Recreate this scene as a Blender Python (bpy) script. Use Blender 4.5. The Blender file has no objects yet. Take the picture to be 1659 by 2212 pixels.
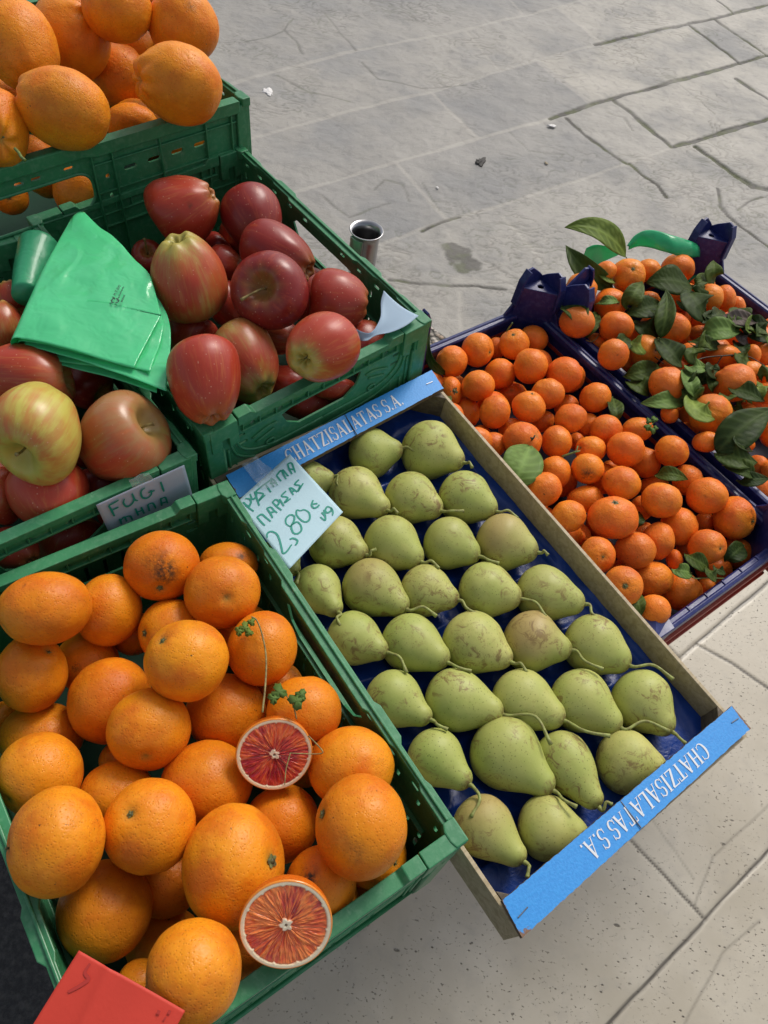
import bpy, bmesh, math, random
import numpy as np
from mathutils import Vector, Matrix
from mathutils.geometry import tessellate_polygon
from math import pi, sin, cos, radians as rad

random.seed(11); RNG = np.random.default_rng(11)
SC = bpy.context.scene
COL = SC.collection
H = 1.30                                   # height of the phone above the paving

# ------------------------------------------------------------------ camera
F_PX, PITCH, ROLL = 1672.8, rad(53.924), rad(12.2705)
CX, CY = 829.5, 1106.0
_f = np.array([0, cos(PITCH), -sin(PITCH)]); _r0 = np.array([1., 0, 0]); _u0 = np.cross(_r0, _f)
_r = cos(ROLL)*_r0 + sin(ROLL)*_u0; _u = -sin(ROLL)*_r0 + cos(ROLL)*_u0
def ray(x, y): return ((x-CX)*_r - (y-CY)*_u + F_PX*_f)/F_PX
def at(x, y, z):
    """point of the world at height z (measured from the phone) seen at (x, y)"""
    d = ray(x, y); p = d*(z/d[2]); return np.array([p[0], p[1], p[2]+H])
def V(p): return Vector([float(a) for a in p])
def px_of(p):
    q = np.array([p[0], p[1], p[2]-H]); return CX+F_PX*(q@_r)/(q@_f), CY-F_PX*(q@_u)/(q@_f)
cam = bpy.data.cameras.new('camera'); camo = bpy.data.objects.new('camera', cam); COL.objects.link(camo)
cam.sensor_fit = 'VERTICAL'; cam.sensor_height = 24; cam.lens = 24*F_PX/2212; cam.clip_start = .02; cam.clip_end = 400
camo.matrix_world = Matrix(((_r[0], _u[0], -_f[0], 0), (_r[1], _u[1], -_f[1], 0), (_r[2], _u[2], -_f[2], H), (0, 0, 0, 1)))
SC.camera = camo

# ------------------------------------------------------------------ object helpers
def tag(o, label=None, cat=None, group=None, kind=None):
    if label: o['label'] = label
    if cat: o['category'] = cat
    if group: o['group'] = group
    if kind: o['kind'] = kind
    return o
def mesh_obj(name, verts, faces, mat, parent=None, smooth=True, M=None):
    me = bpy.data.meshes.new(name)
    if M is not None:
        v = np.asarray(verts, float).reshape(-1, 3); m = np.array(M)
        verts = v@m[:3, :3].T + m[:3, 3]
    me.from_pydata([tuple(map(float, v)) for v in verts], [], [tuple(map(int, f)) for f in faces]); me.update()
    if smooth: me.polygons.foreach_set('use_smooth', [True]*len(me.polygons))
    o = bpy.data.objects.new(name, me); COL.objects.link(o)
    if mat is not None: me.materials.append(mat)
    if parent is not None: o.parent = parent
    return o
def empty(name, M=None):
    o = bpy.data.objects.new(name, None); o.empty_display_size = .02; COL.objects.link(o)
    if M is not None: o.matrix_world = M
    return o
def bevel(o, w=.0008, seg=2, ang=35):
    m = o.modifiers.new('bevel', 'BEVEL'); m.width = w; m.segments = seg; m.limit_method = 'ANGLE'; m.angle_limit = rad(ang)
    m.use_clamp_overlap = True
    return o
class MB:
    """collects boxes, panels and tubes into one mesh"""
    def __init__(s): s.v = []; s.f = []
    def add(s, vs, fs):
        b = len(s.v); s.v += [tuple(map(float, v)) for v in vs]; s.f += [tuple(b+i for i in f) for f in fs]; return s
    def box(s, x0, x1, y0, y1, z0, z1):
        return s.add([(x, y, z) for x in (x0, x1) for y in (y0, y1) for z in (z0, z1)],
                     [(0, 1, 3, 2), (4, 6, 7, 5), (0, 4, 5, 1), (2, 3, 7, 6), (0, 2, 6, 4), (1, 5, 7, 3)])
    def panel(s, outer, holes, fn, t0, t1):
        """flat plate with real holes; fn(a, b, t) gives the 3D point"""
        loops = [outer]+list(holes); flat = [p for l in loops for p in l]
        tris = tessellate_polygon([[Vector((p[0], p[1], 0)) for p in l] for l in loops])
        n = len(flat); vs = [fn(p[0], p[1], t0) for p in flat]+[fn(p[0], p[1], t1) for p in flat]; fs = []
        for t in tris: fs.append((t[0], t[1], t[2])); fs.append((t[2]+n, t[1]+n, t[0]+n))
        k = 0
        for l in loops:
            m = len(l)
            for i in range(m): a, b = k+i, k+(i+1) % m; fs.append((a, b, b+n, a+n))
            k += m
        return s.add(vs, fs)
    def tube(s, pts, r, seg=8, caps=True):
        pts = [np.array(p, float) for p in pts]; n = len(pts)
        rr = r if hasattr(r, '__len__') else [r]*n
        t0 = pts[1]-pts[0]; up = np.array([0, 0, 1.]) if abs(t0[2]) < .8*np.linalg.norm(t0) else np.array([1., 0, 0])
        vs = []
        for i, p in enumerate(pts):
            t = pts[min(i+1, n-1)]-pts[max(i-1, 0)]; t = t/(np.linalg.norm(t)+1e-12)
            a = np.cross(t, up); a /= np.linalg.norm(a)+1e-12; b = np.cross(a, t); up = b
            for k in range(seg):
                w = 2*pi*k/seg; vs.append(p+rr[i]*(cos(w)*a+sin(w)*b))
        fs = [(i*seg+k, i*seg+(k+1) % seg, (i+1)*seg+(k+1) % seg, (i+1)*seg+k) for i in range(n-1) for k in range(seg)]
        if caps: fs += [tuple(range(seg))[::-1], tuple((n-1)*seg+k for k in range(seg))]
        return s.add(vs, fs)
    def build(s, name, mat, parent=None, smooth=False, recalc=True):
        o = mesh_obj(name, s.v, s.f, mat, parent, smooth)
        if recalc:
            bm = bmesh.new(); bm.from_mesh(o.data); bmesh.ops.recalc_face_normals(bm, faces=bm.faces); bm.to_mesh(o.data); bm.free()
        return o
def rrect(cx, cy, w, h, r=None, n=4):
    r = min(w, h)/2*.98 if r is None else r; out = []
    for (sx, sy, a0) in ((1, 1, 0), (-1, 1, 90), (-1, -1, 180), (1, -1, 270)):
        for k in range(n+1):
            a = rad(a0+90*k/n); out.append((cx+sx*(w/2-r)+r*cos(a), cy+sy*(h/2-r)+r*sin(a)))
    return out
def spline(pts, n=8):
    """Catmull-Rom through the points"""
    P = [np.array(p, float) for p in pts]; P = [2*P[0]-P[1]]+P+[2*P[-1]-P[-2]]; out = []
    for i in range(1, len(P)-2):
        for k in range(n):
            t = k/n; a, b, c, d = P[i-1:i+3]
            out.append(.5*((2*b)+(c-a)*t+(2*a-5*b+4*c-d)*t*t+(-a+3*b-3*c+d)*t**3))
    out.append(P[-2]); return out

# ------------------------------------------------------------------ numpy value noise
def _hash(i, j, k, s):
    h = (i*374761393+j*668265263+k*2147483647+s*974634777) & 0xffffffff
    h = ((h ^ (h >> 13))*1274126177) & 0xffffffff; h = (h ^ (h >> 16)) & 0xffff
    return h/65535.0
def vnoise(p, seed=0):
    p = np.asarray(p, float); i = np.floor(p).astype(np.int64); f = p-i; f = f*f*(3-2*f); out = 0
    for a in (0, 1):
        for b in (0, 1):
            for c in (0, 1):
                w = (f[..., 0] if a else 1-f[..., 0])*(f[..., 1] if b else 1-f[..., 1])*(f[..., 2] if c else 1-f[..., 2])
                out = out+w*_hash(i[..., 0]+a, i[..., 1]+b, i[..., 2]+c, seed)
    return out*2-1
def fbm(p, seed=0, o=4):
    s = 0; a = 1.; t = 0
    for k in range(o): s = s+a*vnoise(np.asarray(p)*2**k, seed+k); t += a; a *= .5
    return s/t
def col_attr(me, name, arr):
    a = me.color_attributes.new(name, 'FLOAT_COLOR', 'POINT'); arr = np.asarray(arr, np.float32)
    if arr.shape[1] == 3: arr = np.concatenate([arr, np.ones((len(arr), 1), np.float32)], 1)
    a.data.foreach_set('color', arr.ravel())

# ------------------------------------------------------------------ materials
def lin(r, g, b): return tuple(((c/255)/12.92 if c/255 <= .04045 else ((c/255+.055)/1.055)**2.4) for c in (r, g, b))
class N:
    def __init__(s, name):
        s.m = bpy.data.materials.new(name); s.m.use_nodes = True; s.t = s.m.node_tree; s.n = s.t.nodes; s.l = s.t.links
        s.b = s.n['Principled BSDF']; s._tc = None
    def new(s, typ, **kw):
        n = s.n.new(typ)
        for k, v in kw.items(): setattr(n, k, v)
        return n
    def put(s, sock, v):
        if hasattr(v, 'is_linked') or isinstance(v, bpy.types.NodeSocket): s.l.new(v, sock)
        elif isinstance(v, (tuple, list)) and len(v) == 3 and sock.type == 'RGBA': sock.default_value = (*v, 1)
        else: sock.default_value = v
    def obj(s):
        if s._tc is None: s._tc = s.new('ShaderNodeTexCoord')
        return s._tc.outputs['Object']
    def noise(s, scale, detail=4, rough=.55, vec=None, dist=0, color=False):
        n = s.new('ShaderNodeTexNoise'); s.put(n.inputs['Vector'], vec or s.obj()); n.inputs['Scale'].default_value = scale
        n.inputs['Detail'].default_value = detail; n.inputs['Roughness'].default_value = rough; n.inputs['Distortion'].default_value = dist
        return n.outputs['Color' if color else 'Fac']
    def voro(s, scale, vec=None, feature='F1', out='Distance', rnd=1):
        n = s.new('ShaderNodeTexVoronoi', feature=feature); s.put(n.inputs['Vector'], vec or s.obj()); n.inputs['Scale'].default_value = scale
        n.inputs['Randomness'].default_value = rnd
        return n.outputs[out]
    def ramp(s, v, a, b, lo=0., hi=1.):
        n = s.new('ShaderNodeMapRange'); n.interpolation_type = 'SMOOTHSTEP'; s.put(n.inputs['Value'], v)
        for k, x in zip(('From Min', 'From Max', 'To Min', 'To Max'), (a, b, lo, hi)): n.inputs[k].default_value = x
        return n.outputs['Result']
    def math(s, op, a, b=0.):
        n = s.new('ShaderNodeMath', operation=op); s.put(n.inputs[0], a); s.put(n.inputs[1], b); return n.outputs[0]
    def mix(s, f, a, b, mode='MIX'):
        n = s.new('ShaderNodeMix', data_type='RGBA', blend_type=mode); s.put(n.inputs['Factor'], f); s.put(n.inputs['A'], a); s.put(n.inputs['B'], b)
        for i in n.inputs:
            pass
        return n.outputs['Result']
    def mixc(s, f, a, b, mode='MIX'):
        n = s.new('ShaderNodeMix', data_type='RGBA', blend_type=mode); s.put(n.inputs[0], f)
        s.put(n.inputs[6], a); s.put(n.inputs[7], b); return n.outputs[2]
    def attr(s, name, typ='GEOMETRY', out='Color'):
        n = s.new('ShaderNodeAttribute', attribute_name=name, attribute_type=typ); return n.outputs[out]
    def sep(s, c):
        n = s.new('ShaderNodeSeparateColor'); s.put(n.inputs[0], c); return n.outputs
    def scale(s, vec, sx, sy, sz):
        n = s.new('ShaderNodeMapping'); s.put(n.inputs['Vector'], vec); n.inputs['Scale'].default_value = (sx, sy, sz); return n.outputs[0]
    def rnd(s): return s.new('ShaderNodeObjectInfo').outputs['Random']
    def bump(s, h, dist, strength=1., prev=None):
        n = s.new('ShaderNodeBump'); s.put(n.inputs['Height'], h); n.inputs['Distance'].default_value = dist; n.inputs['Strength'].default_value = strength
        if prev is not None: s.put(n.inputs['Normal'], prev)
        return n.outputs['Normal']
    def fin(s, col, rough=.5, nrm=None, **kw):
        s.put(s.b.inputs['Base Color'], col); s.put(s.b.inputs['Roughness'], rough)
        if nrm is not None: s.put(s.b.inputs['Normal'], nrm)
        for k, v in kw.items(): s.put(s.b.inputs[k.replace('_', ' ')], v)
        return s.m

def plastic(name, col, scuff, rough=.36, amt=.5, dust=.25):
    m = N(name); n1 = m.noise(9, 5, .6); n2 = m.noise(160, 3, .6); n3 = m.noise(60, 6, .7, vec=m.scale(m.obj(), 1, 1, .2))
    c = m.mixc(m.ramp(n1, .35, .75), tuple(x*.82 for x in col), tuple(x*1.12 for x in col))
    c = m.mixc(m.math('MULTIPLY', m.ramp(n3, .58, .74), amt), c, scuff)
    c = m.mixc(m.math('MULTIPLY', m.ramp(n2, .45, .7), dust), c, scuff)
    return m.fin(c, m.ramp(n1, .2, .8, rough-.06, rough+.16), m.bump(n2, .0004, .5))
GREEN = plastic('green_plastic', (.036, .225, .092), (.22, .42, .27), .36, .5, .18)
NAVY = plastic('navy_plastic', (.016, .024, .135), (.14, .17, .36), .3, .38, .16)
BOTN = plastic('navy_plastic_gap_shade', (.006, .008, .04), (.01, .014, .05), .6, .1, .05); BOTG = plastic('green_plastic_gap_shade', (.012, .07, .035), (.02, .09, .05), .6, .1, .05)  # shade between the fruit painted in: darkened wall plastic for the crate bottoms
RED = plastic('red_plastic', (.35, .035, .015), (.4, .15, .1), .45, .4)

def citrus(name, deep, mid, light, pores=480, bmp=.0007, rough=.36):
    m = N(name); a = m.sep(m.attr('fx')); hue = m.attr('hue', 'OBJECT', 'Fac')
    rv = m.new('ShaderNodeVectorMath', operation='ADD'); m.put(rv.inputs[0], m.obj()); m.put(rv.inputs[1], m.new('ShaderNodeObjectInfo').outputs['Location'])
    big = m.noise(28, 4, .6, vec=rv.outputs[0]); mid_n = m.noise(120, 3, .6, vec=rv.outputs[0])
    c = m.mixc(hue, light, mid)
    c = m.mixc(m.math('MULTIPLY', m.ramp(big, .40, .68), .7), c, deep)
    c = m.mixc(a['Green'], c, deep)
    dl = m.math('MULTIPLY', m.ramp(m.noise(11, 5, .65, vec=rv.outputs[0]), .47, .66), m.math('SUBTRACT', .62, m.math('MULTIPLY', hue, .35))); c = m.mixc(dl, c, tuple(x*k for x, k in zip(mid, (.62, .66, 1.6))))
    pv = m.voro(pores, vec=rv.outputs[0]); pore = m.ramp(pv, .05, .34, 1, 0)
    c = m.mixc(m.math('MULTIPLY', pore, .34), c, tuple(x*.55 for x in deep))
    c = m.mixc(m.math('MULTIPLY', m.ramp(mid_n, .56, .72), .18), c, tuple(min(1, x*1.25+.02) for x in light))
    st = m.math('MULTIPLY', a['Red'], m.ramp(m.noise(170, 5, .75, vec=rv.outputs[0]), .36, .62))
    sp = m.ramp(m.noise(330, 2, .5, vec=rv.outputs[0]), .70, .74)
    spk = m.math('MULTIPLY', sp, m.ramp(m.noise(40, 2, .5, vec=rv.outputs[0]), .5, .62))
    c = m.mixc(m.math('MAXIMUM', st, m.math('MULTIPLY', spk, .8)), c, (.045, .028, .014))
    c = m.mixc(a['Blue'], c, (.16, .2, .05))
    h = m.math('ADD', m.math('MULTIPLY', m.ramp(pv, .0, .45), .7), m.math('MULTIPLY', m.noise(260, 2, .5, vec=rv.outputs[0]), 1.2))
    nb = m.bump(m.noise(90, 2, .5, vec=rv.outputs[0]), bmp*2.2, .5); nb = m.bump(h, bmp, .75, nb)
    return m.fin(c, m.ramp(big, .2, .8, rough-.04, rough+.1), nb, Specular_IOR_Level=.27, Subsurface_Weight=.15, Subsurface_Radius=(.006, .0025, .001), Subsurface_Scale=1.0)
M_BLOOD = citrus('blood_orange_peel', (.60, .115, .005), (.73, .205, .006), (.80, .30, .012), 440, .00042, .40)
M_NAVEL = citrus('navel_orange_peel', (.66, .14, .006), (.78, .225, .008), (.83, .30, .014), 420, .0006, .42)
M_CLEM = citrus('clementine_peel', (.70, .11, .012), (.84, .185, .018), (.85, .28, .022), 470, .0006, .40)

def stemmat(name, a, b, rough=.6):
    m = N(name); n = m.noise(220, 4, .6); return m.fin(m.mixc(m.ramp(n, .35, .65), a, b), rough, m.bump(n, .0006, .6))
M_CALYX = stemmat('calyx', (.16, .17, .05), (.07, .06, .025)); M_TWIG = stemmat('twig', (.045, .05, .02), (.02, .018, .01))
M_GSTEM = stemmat('green_stem', (.16, .22, .045), (.09, .13, .03)); M_DRY = stemmat('dry_stem', (.3, .24, .08), (.16, .11, .03))

def leafmat(name, dark, light, under=.0):
    m = N(name); a = m.sep(m.attr('fx')); n = m.noise(60, 4, .6); n2 = m.noise(14, 3, .6)
    c = m.mixc(m.ramp(n2, .3, .7), dark, light); c = m.mixc(m.math('MULTIPLY', a['Red'], .45), c, tuple(min(1, x*1.9+.02) for x in light))
    c = m.mixc(m.math('MULTIPLY', m.ramp(n, .6, .75), .35), c, (.1, .09, .03))
    m.fin(c, m.ramp(n, .3, .7, .5, .66), m.bump(m.math('ADD', a['Red'], m.math('MULTIPLY', n, .4)), .0009, .7), Specular_IOR_Level=.18)
    tr = m.new('ShaderNodeBsdfTranslucent'); m.put(tr.inputs[0], m.mixc(.5, light, (.25, .4, .03)))
    mx = m.new('ShaderNodeMixShader'); mx.inputs[0].default_value = .18; m.l.new(m.b.outputs[0], mx.inputs[1]); m.l.new(tr.outputs[0], mx.inputs[2])
    m.l.new(mx.outputs[0], m.n['Material Output'].inputs[0]); return m.m
LEAF = {'d': leafmat('dark_leaf', (.016, .034, .006), (.040, .066, .010)), 'm': leafmat('mid_leaf', (.030, .056, .008), (.075, .112, .017)),
        'l': leafmat('light_leaf', (.08, .15, .03), (.16, .25, .06)), 'y': leafmat('olive_leaf', (.09, .14, .02), (.2, .27, .05)),
        'b': leafmat('dry_leaf', (.10, .075, .06), (.2, .16, .14))}

def applemat():
    m = N('apple_skin'); a = m.sep(m.attr('fx')); red = m.attr('red', 'OBJECT', 'Fac'); dark = m.attr('dark', 'OBJECT', 'Fac'); yel = m.attr('yel', 'OBJECT', 'Fac')
    st = m.attr('st'); loc = m.new('ShaderNodeObjectInfo').outputs['Location']
    def off(v):
        q = m.new('ShaderNodeVectorMath', operation='ADD'); m.put(q.inputs[0], v); m.put(q.inputs[1], loc); return q.outputs[0]
    streak = m.noise(7, 5, .65, vec=off(st)); patch = m.noise(16, 3, .5, vec=off(m.obj()))
    base = m.mixc(yel, (.37, .18, .07), (.52, .47, .09))
    base = m.mixc(m.math('MULTIPLY', m.ramp(patch, .4, .7), .5), base, (.30, .36, .06))
    rc = m.mixc(dark, (.45, .050, .020), (.17, .010, .013)); rc = m.mixc(m.math('MULTIPLY', m.ramp(streak, .5, .7), .4), rc, m.mixc(dark, (.58, .24, .06), (.40, .05, .025)))
    f = m.math('ADD', m.math('MULTIPLY', streak, .62), m.math('MULTIPLY', patch, .85)); f = m.math('ADD', f, m.math('SUBTRACT', red, 1.0)); f = m.math('SUBTRACT', f, m.math('MULTIPLY', a['Blue'], .55))
    c = m.mixc(m.ramp(f, -.08, .36), base, rc)
    dv = m.voro(190, vec=off(m.obj())); dot = m.ramp(dv, .07, .16, 1, 0)
    c = m.mixc(m.math('MULTIPLY', dot, m.ramp(patch, .35, .65, .15, .62)), c, (.62, .38, .25))
    c = m.mixc(a['Blue'], c, m.mixc(.45, c, (.34, .30, .06)))
    c = m.mixc(m.math('MULTIPLY', a['Red'], m.ramp(m.noise(150, 4, .7), .4, .6)), c, (.08, .04, .015))
    return m.fin(c, m.ramp(patch, .3, .7, .27, .42), m.bump(m.noise(90, 4), .0005, .5), Specular_IOR_Level=.42, Subsurface_Weight=.06, Subsurface_Radius=(.004, .002, .001), Subsurface_Scale=1.)
M_APPLE = applemat()
def pearmat():
    m = N('pear_skin'); a = m.sep(m.attr('fx')); loc = m.new('ShaderNodeObjectInfo').outputs['Location']; tone = m.attr('tone', 'OBJECT', 'Fac')
    q = m.new('ShaderNodeVectorMath', operation='ADD'); m.put(q.inputs[0], m.obj()); m.put(q.inputs[1], loc); v = q.outputs[0]
    n = m.noise(30, 4, .6, vec=v); c = m.mixc(tone, (.37, .405, .105), (.57, .54, .175)); c = m.mixc(m.math('MULTIPLY', m.ramp(n, .38, .68), .5), c, (.31, .38, .075))
    dv = m.voro(310, vec=v); dot = m.ramp(dv, .10, .26, 1, 0); c = m.mixc(m.math('MULTIPLY', dot, m.ramp(m.noise(22, 3, vec=v), .3, .65, .25, .8)), c, (.13, .15, .03))
    c = m.mixc(m.math('MULTIPLY', a['Green'], .6), c, (.40, .21, .10))
    ru = m.math('MULTIPLY', m.ramp(m.noise(75, 6, .75, vec=v, dist=1.2), .50, .62), m.ramp(m.noise(20, 2, vec=v), .42, .58))
    c = m.mixc(m.math('MULTIPLY', ru, .85), c, (.22, .14, .05))
    c = m.mixc(m.math('MULTIPLY', a['Red'], m.ramp(m.noise(200, 5, .7, vec=v), .35, .55)), c, (.12, .06, .03))
    return m.fin(c, m.ramp(n, .3, .7, .42, .55), m.bump(m.noise(140, 4, .6, vec=v), .0006, .45), Specular_IOR_Level=.36, Subsurface_Weight=.06, Subsurface_Radius=(.003, .003, .001), Subsurface_Scale=1.)
M_PEAR = pearmat()
def flat(name, col, rough=.5, **kw): return N(name).fin(col, rough, **kw)
def vcol(name, rough=.4, bmp=0):
    m = N(name); c = m.attr('fx'); n = m.noise(300, 3); return m.fin(c, rough, m.bump(n, .0003, .4), Subsurface_Weight=.1, Subsurface_Radius=(.004, .001, .001), Subsurface_Scale=1.)
M_FLESH = vcol('blood_orange_flesh', .22)
def woodmat(name, a, b, sc=(6, 90, 90), rough=.6):
    m = N(name); v = m.scale(m.obj(), *sc); n = m.noise(1.5, 6, .65, vec=v, dist=.8); n2 = m.noise(12, 3)
    c = m.mixc(m.ramp(n, .35, .68), a, b); c = m.mixc(m.math('MULTIPLY', m.ramp(n2, .58, .75), .4), c, tuple(x*.5 for x in a)); return m.fin(c, rough, m.bump(n, .0005, .5))
M_PLY = woodmat('poplar_plywood', (.50, .41, .26), (.36, .28, .16)); M_PLYD = woodmat('grey_wood', (.16, .125, .08), (.08, .06, .04)); M_MDF = woodmat('fibreboard', (.17, .11, .065), (.10, .06, .035), (60, 60, 60))
def bluemat():
    m = N('blue_printed_paper'); n = m.noise(420, 3, .6); n2 = m.noise(26, 6, .75); e = m.attr('fx')
    c = m.mixc(m.ramp(n, .3, .7), (.028, .26, .68), (.038, .31, .75)); w = m.math('ADD', m.sep(e)['Red'], m.math('MULTIPLY', m.ramp(n2, .3, .75), .55))
    c = m.mixc(m.ramp(w, 1.02, 1.12), c, (.20, .11, .06))
    return m.fin(c, .5, m.bump(n, .0004, .6))
M_BLUE = bluemat()
M_TRAY = N('blue_tray_film'); M_TRAY = M_TRAY.fin(M_TRAY.mixc(M_TRAY.ramp(M_TRAY.noise(20, 3), .3, .7), (.005, .028, .18), (.010, .055, .32)), .3, M_TRAY.bump(M_TRAY.noise(70, 4, .6, dist=.6), .0022, .5), Specular_IOR_Level=.35)
M_WHITE = flat('white_print', (.72, .74, .76), .5); M_INK = flat('green_marker_ink', (.012, .27, .20), .45); M_STEEL = flat('staple_steel', (.25, .25, .26), .35, Metallic=1.)
def papermat(name, c0, tr=.15):
    m = N(name); n = m.noise(9, 4, .6); n2 = m.noise(400, 2); c = m.mixc(m.ramp(n, .3, .75), tuple(x*.93 for x in c0), c0); m.fin(c, .6, m.bump(m.math('ADD', n, m.math('MULTIPLY', n2, .1)), .003, .3))
    t = m.new('ShaderNodeBsdfTranslucent'); m.put(t.inputs[0], c0); mx = m.new('ShaderNodeMixShader'); mx.inputs[0].default_value = tr
    m.l.new(m.b.outputs[0], mx.inputs[1]); m.l.new(t.outputs[0], mx.inputs[2]); m.l.new(mx.outputs[0], m.n['Material Output'].inputs[0]); return m.m
M_PAPER = papermat('pale_blue_paper', (.54, .76, .84)); M_PAPERW = papermat('white_paper', (.50, .60, .70)); M_REDP = papermat('red_paper', (.68, .055, .03))
def bagmat(name, tint, rough=.22, tr=.35, wr=.004):
    m = N(name); w = m.noise(15, 1.5, .5, dist=.7); w2 = m.noise(48, 2, .5, dist=.4)
    nb = m.bump(w, wr, .75); nb = m.bump(w2, wr*.4, .6, nb); m.fin(m.mixc(m.ramp(w, .3, .7), tint, tuple(min(1, x*1.15) for x in tint)), rough, nb, Coat_Weight=.25)
    t = m.new('ShaderNodeBsdfTranslucent'); m.put(t.inputs[0], tuple(min(1, x*1.3) for x in tint)); m.l.new(nb, t.inputs['Normal']); mx = m.new('ShaderNodeMixShader'); mx.inputs[0].default_value = tr
    m.l.new(m.b.outputs[0], mx.inputs[1]); m.l.new(t.outputs[0], mx.inputs[2]); m.l.new(mx.outputs[0], m.n['Material Output'].inputs[0]); return m.m
M_BAG = bagmat('green_plastic_film', (.12, .70, .34), .12, .38, .008); M_BAG2 = bagmat('thin_green_film', (.06, .52, .25), .2, .45, .006)
M_TAPE = N('clear_tape'); M_TAPE = M_TAPE.fin((.75, .88, .95), .15, M_TAPE.bump(M_TAPE.noise(90, 4, dist=1), .002, .8), Alpha=.16)
# ------------------------------------------------------------------ world and light
W = bpy.data.worlds.new('World'); SC.world = W; W.use_nodes = True
SUN_AZ, SUN_EL = rad(22), rad(46)          # azimuth from +y towards +x
sk = W.node_tree.nodes.new('ShaderNodeTexSky'); sk.sky_type = 'NISHITA'; sk.sun_disc = False; sk.sun_elevation = SUN_EL; sk.sun_rotation = SUN_AZ
sk.air_density = 1.0; sk.dust_density = 3.0; sk.ozone_density = 1.0
hs = W.node_tree.nodes.new('ShaderNodeHueSaturation'); hs.inputs['Saturation'].default_value = .45; W.node_tree.links.new(sk.outputs[0], hs.inputs['Color']); W.node_tree.links.new(hs.outputs[0], W.node_tree.nodes['Background'].inputs[0]); W.node_tree.nodes['Background'].inputs[1].default_value = .145
sun = bpy.data.lights.new('sun', 'SUN'); sun.energy = 2.0; sun.angle = rad(20); sun.color = (1, .94, .85)
so = bpy.data.objects.new('sun', sun); COL.objects.link(so)
sd = Vector((sin(SUN_AZ)*cos(SUN_EL), cos(SUN_AZ)*cos(SUN_EL), sin(SUN_EL))); so.rotation_euler = sd.to_track_quat('Z', 'Y').to_euler(); so.location = (0, 0, 5)
SC.view_settings.view_transform = 'Standard'; SC.view_settings.look = 'None'; SC.view_settings.exposure = -0.05; SC.view_settings.gamma = 1
SC.cycles.use_denoising = True; SC.cycles.max_bounces = 6; SC.cycles.caustics_reflective = False; SC.cycles.caustics_refractive = False

# ------------------------------------------------------------------ paving
GZ = -H
def g(x, y): p = at(x, y, GZ); return (p[0], p[1])
def zc(pts, ox, oy, k): return [((ox+x*k)/1.507, (oy+y*k)/1.507) for x, y in pts]
def C3(pts): return zc(pts, 800, 0, 1.0247)
# (points, half width m, depth m, kind)  kind 0 pale grout, 1 dark gap, 2 hairline crack
J = []
for pts, w, d, k in [
  ([(-60, 268), (0, 252), (350, 160), (700, 95), (1000, 20), (1090, -8)], .006, .001, 0),
  ([(-20, 446), (20, 440), (350, 345), (600, 290), (930, 190), (1120, 140)], .006, .001, 0),
  ([(1110, 140), (1270, 105), (1480, 60), (1700, 5)], .008, .010, 1),
  ([(100, 625), (160, 608), (480, 515), (740, 440), (970, 375)], .006, .001, 0),
  ([(970, 375), (1100, 330), (1180, 310), (1350, 260), (1560, 205), (1700, 165)], .008, .010, 1),
  ([(430, 775), (620, 705), (800, 655), (1000, 590), (1210, 520), (1360, 465)], .005, .002, 0),
  ([(1360, 465), (1450, 440), (1700, 362)], .008, .010, 1),
  ([(560, 735), (620, 705), (680, 690)], .004, .006, 1), ([(250, 40), (300, 105), (350, 160)], .003, .002, 2),
  ([(840, 0), (880, 42)], .004, .001, 0), ([(700, 100), (760, 170), (800, 220)], .004, .001, 0),
  ([(590, 290), (650, 360), (740, 440)], .005, .001, 0), ([(990, 25), (1060, 75), (1130, 140)], .011, .001, 0),
  ([(1100, -8), (1180, 45), (1265, 105)], .006, .001, 0), ([(930, 195), (1000, 255), (1100, 330)], .013, .001, 0),
  ([(1410, 80), (1490, 140), (1570, 205)], .006, .008, 1), ([(1490, 60), (1570, 115), (1660, 180)], .007, .008, 1),
  ([(1495, 0), (1550, 42)], .005, .006, 1), ([(1170, 320), (1240, 375), (1350, 465)], .008, .008, 1),
  ([(1020, 375), (1100, 445), (1210, 520)], .005, .004, 1), ([(1380, 270), (1440, 315), (1490, 365)], .003, .003, 2),
  ([(1560, 250), (1610, 285), (1680, 330)], .007, .008, 1), ([(480, 520), (560, 610), (640, 700)], .005, .001, 0),
  ([(820, 690), (880, 760), (940, 830)], .005, .001, 0), ([(1430, 465), (1500, 515), (1560, 560), (1610, 590), (1680, 605)], .010, .012, 1),
  ([(1220, 520), (1260, 555), (1310, 585), (1340, 625)], .006, .006, 1), ([(1500, 600), (1505, 655), (1540, 690), (1600, 735), (1680, 800)], .006, .006, 1),
  ([(1560, 665), (1600, 640), (1640, 625)], .003, .004, 1), ([(240, 620), (285, 660), (330, 690), (400, 660), (460, 645)], .003, .004, 2),
  ([(680, 930), (682, 1000), (685, 1070)], .004, .003, 0), ([(455, 888), (560, 900), (640, 907), (720, 908), (830, 918)], .004, .004, 1),
  ([(128, 100), (160, 130), (180, 170)], .004, .005, 2), ([(1440, 692), (1510, 672)], .003, .002, 2),
  ([(405, 600), (440, 572), (500, 590), (520, 640)], .003, .004, 2), ([(1150, 360), (1200, 375), (1230, 415)], .004, .006, 2),
  ([(0, 130), (60, 118), (120, 100), (150, 60)], .003, .004, 2), ([(560, 580), (600, 640), (650, 640)], .002, .003, 2), ([(720, 870), (800, 850), (860, 880)], .002, .003, 2),
  ([(370, 200), (420, 250), (560, 280), (700, 270)], .003, .003, 2), ([(100, 240), (200, 290), (330, 320)], .003, .003, 2), ([(840, 420), (900, 480), (1010, 490)], .002, .003, 2)]:
    J.append((C3(pts), w, d, k))
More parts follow.
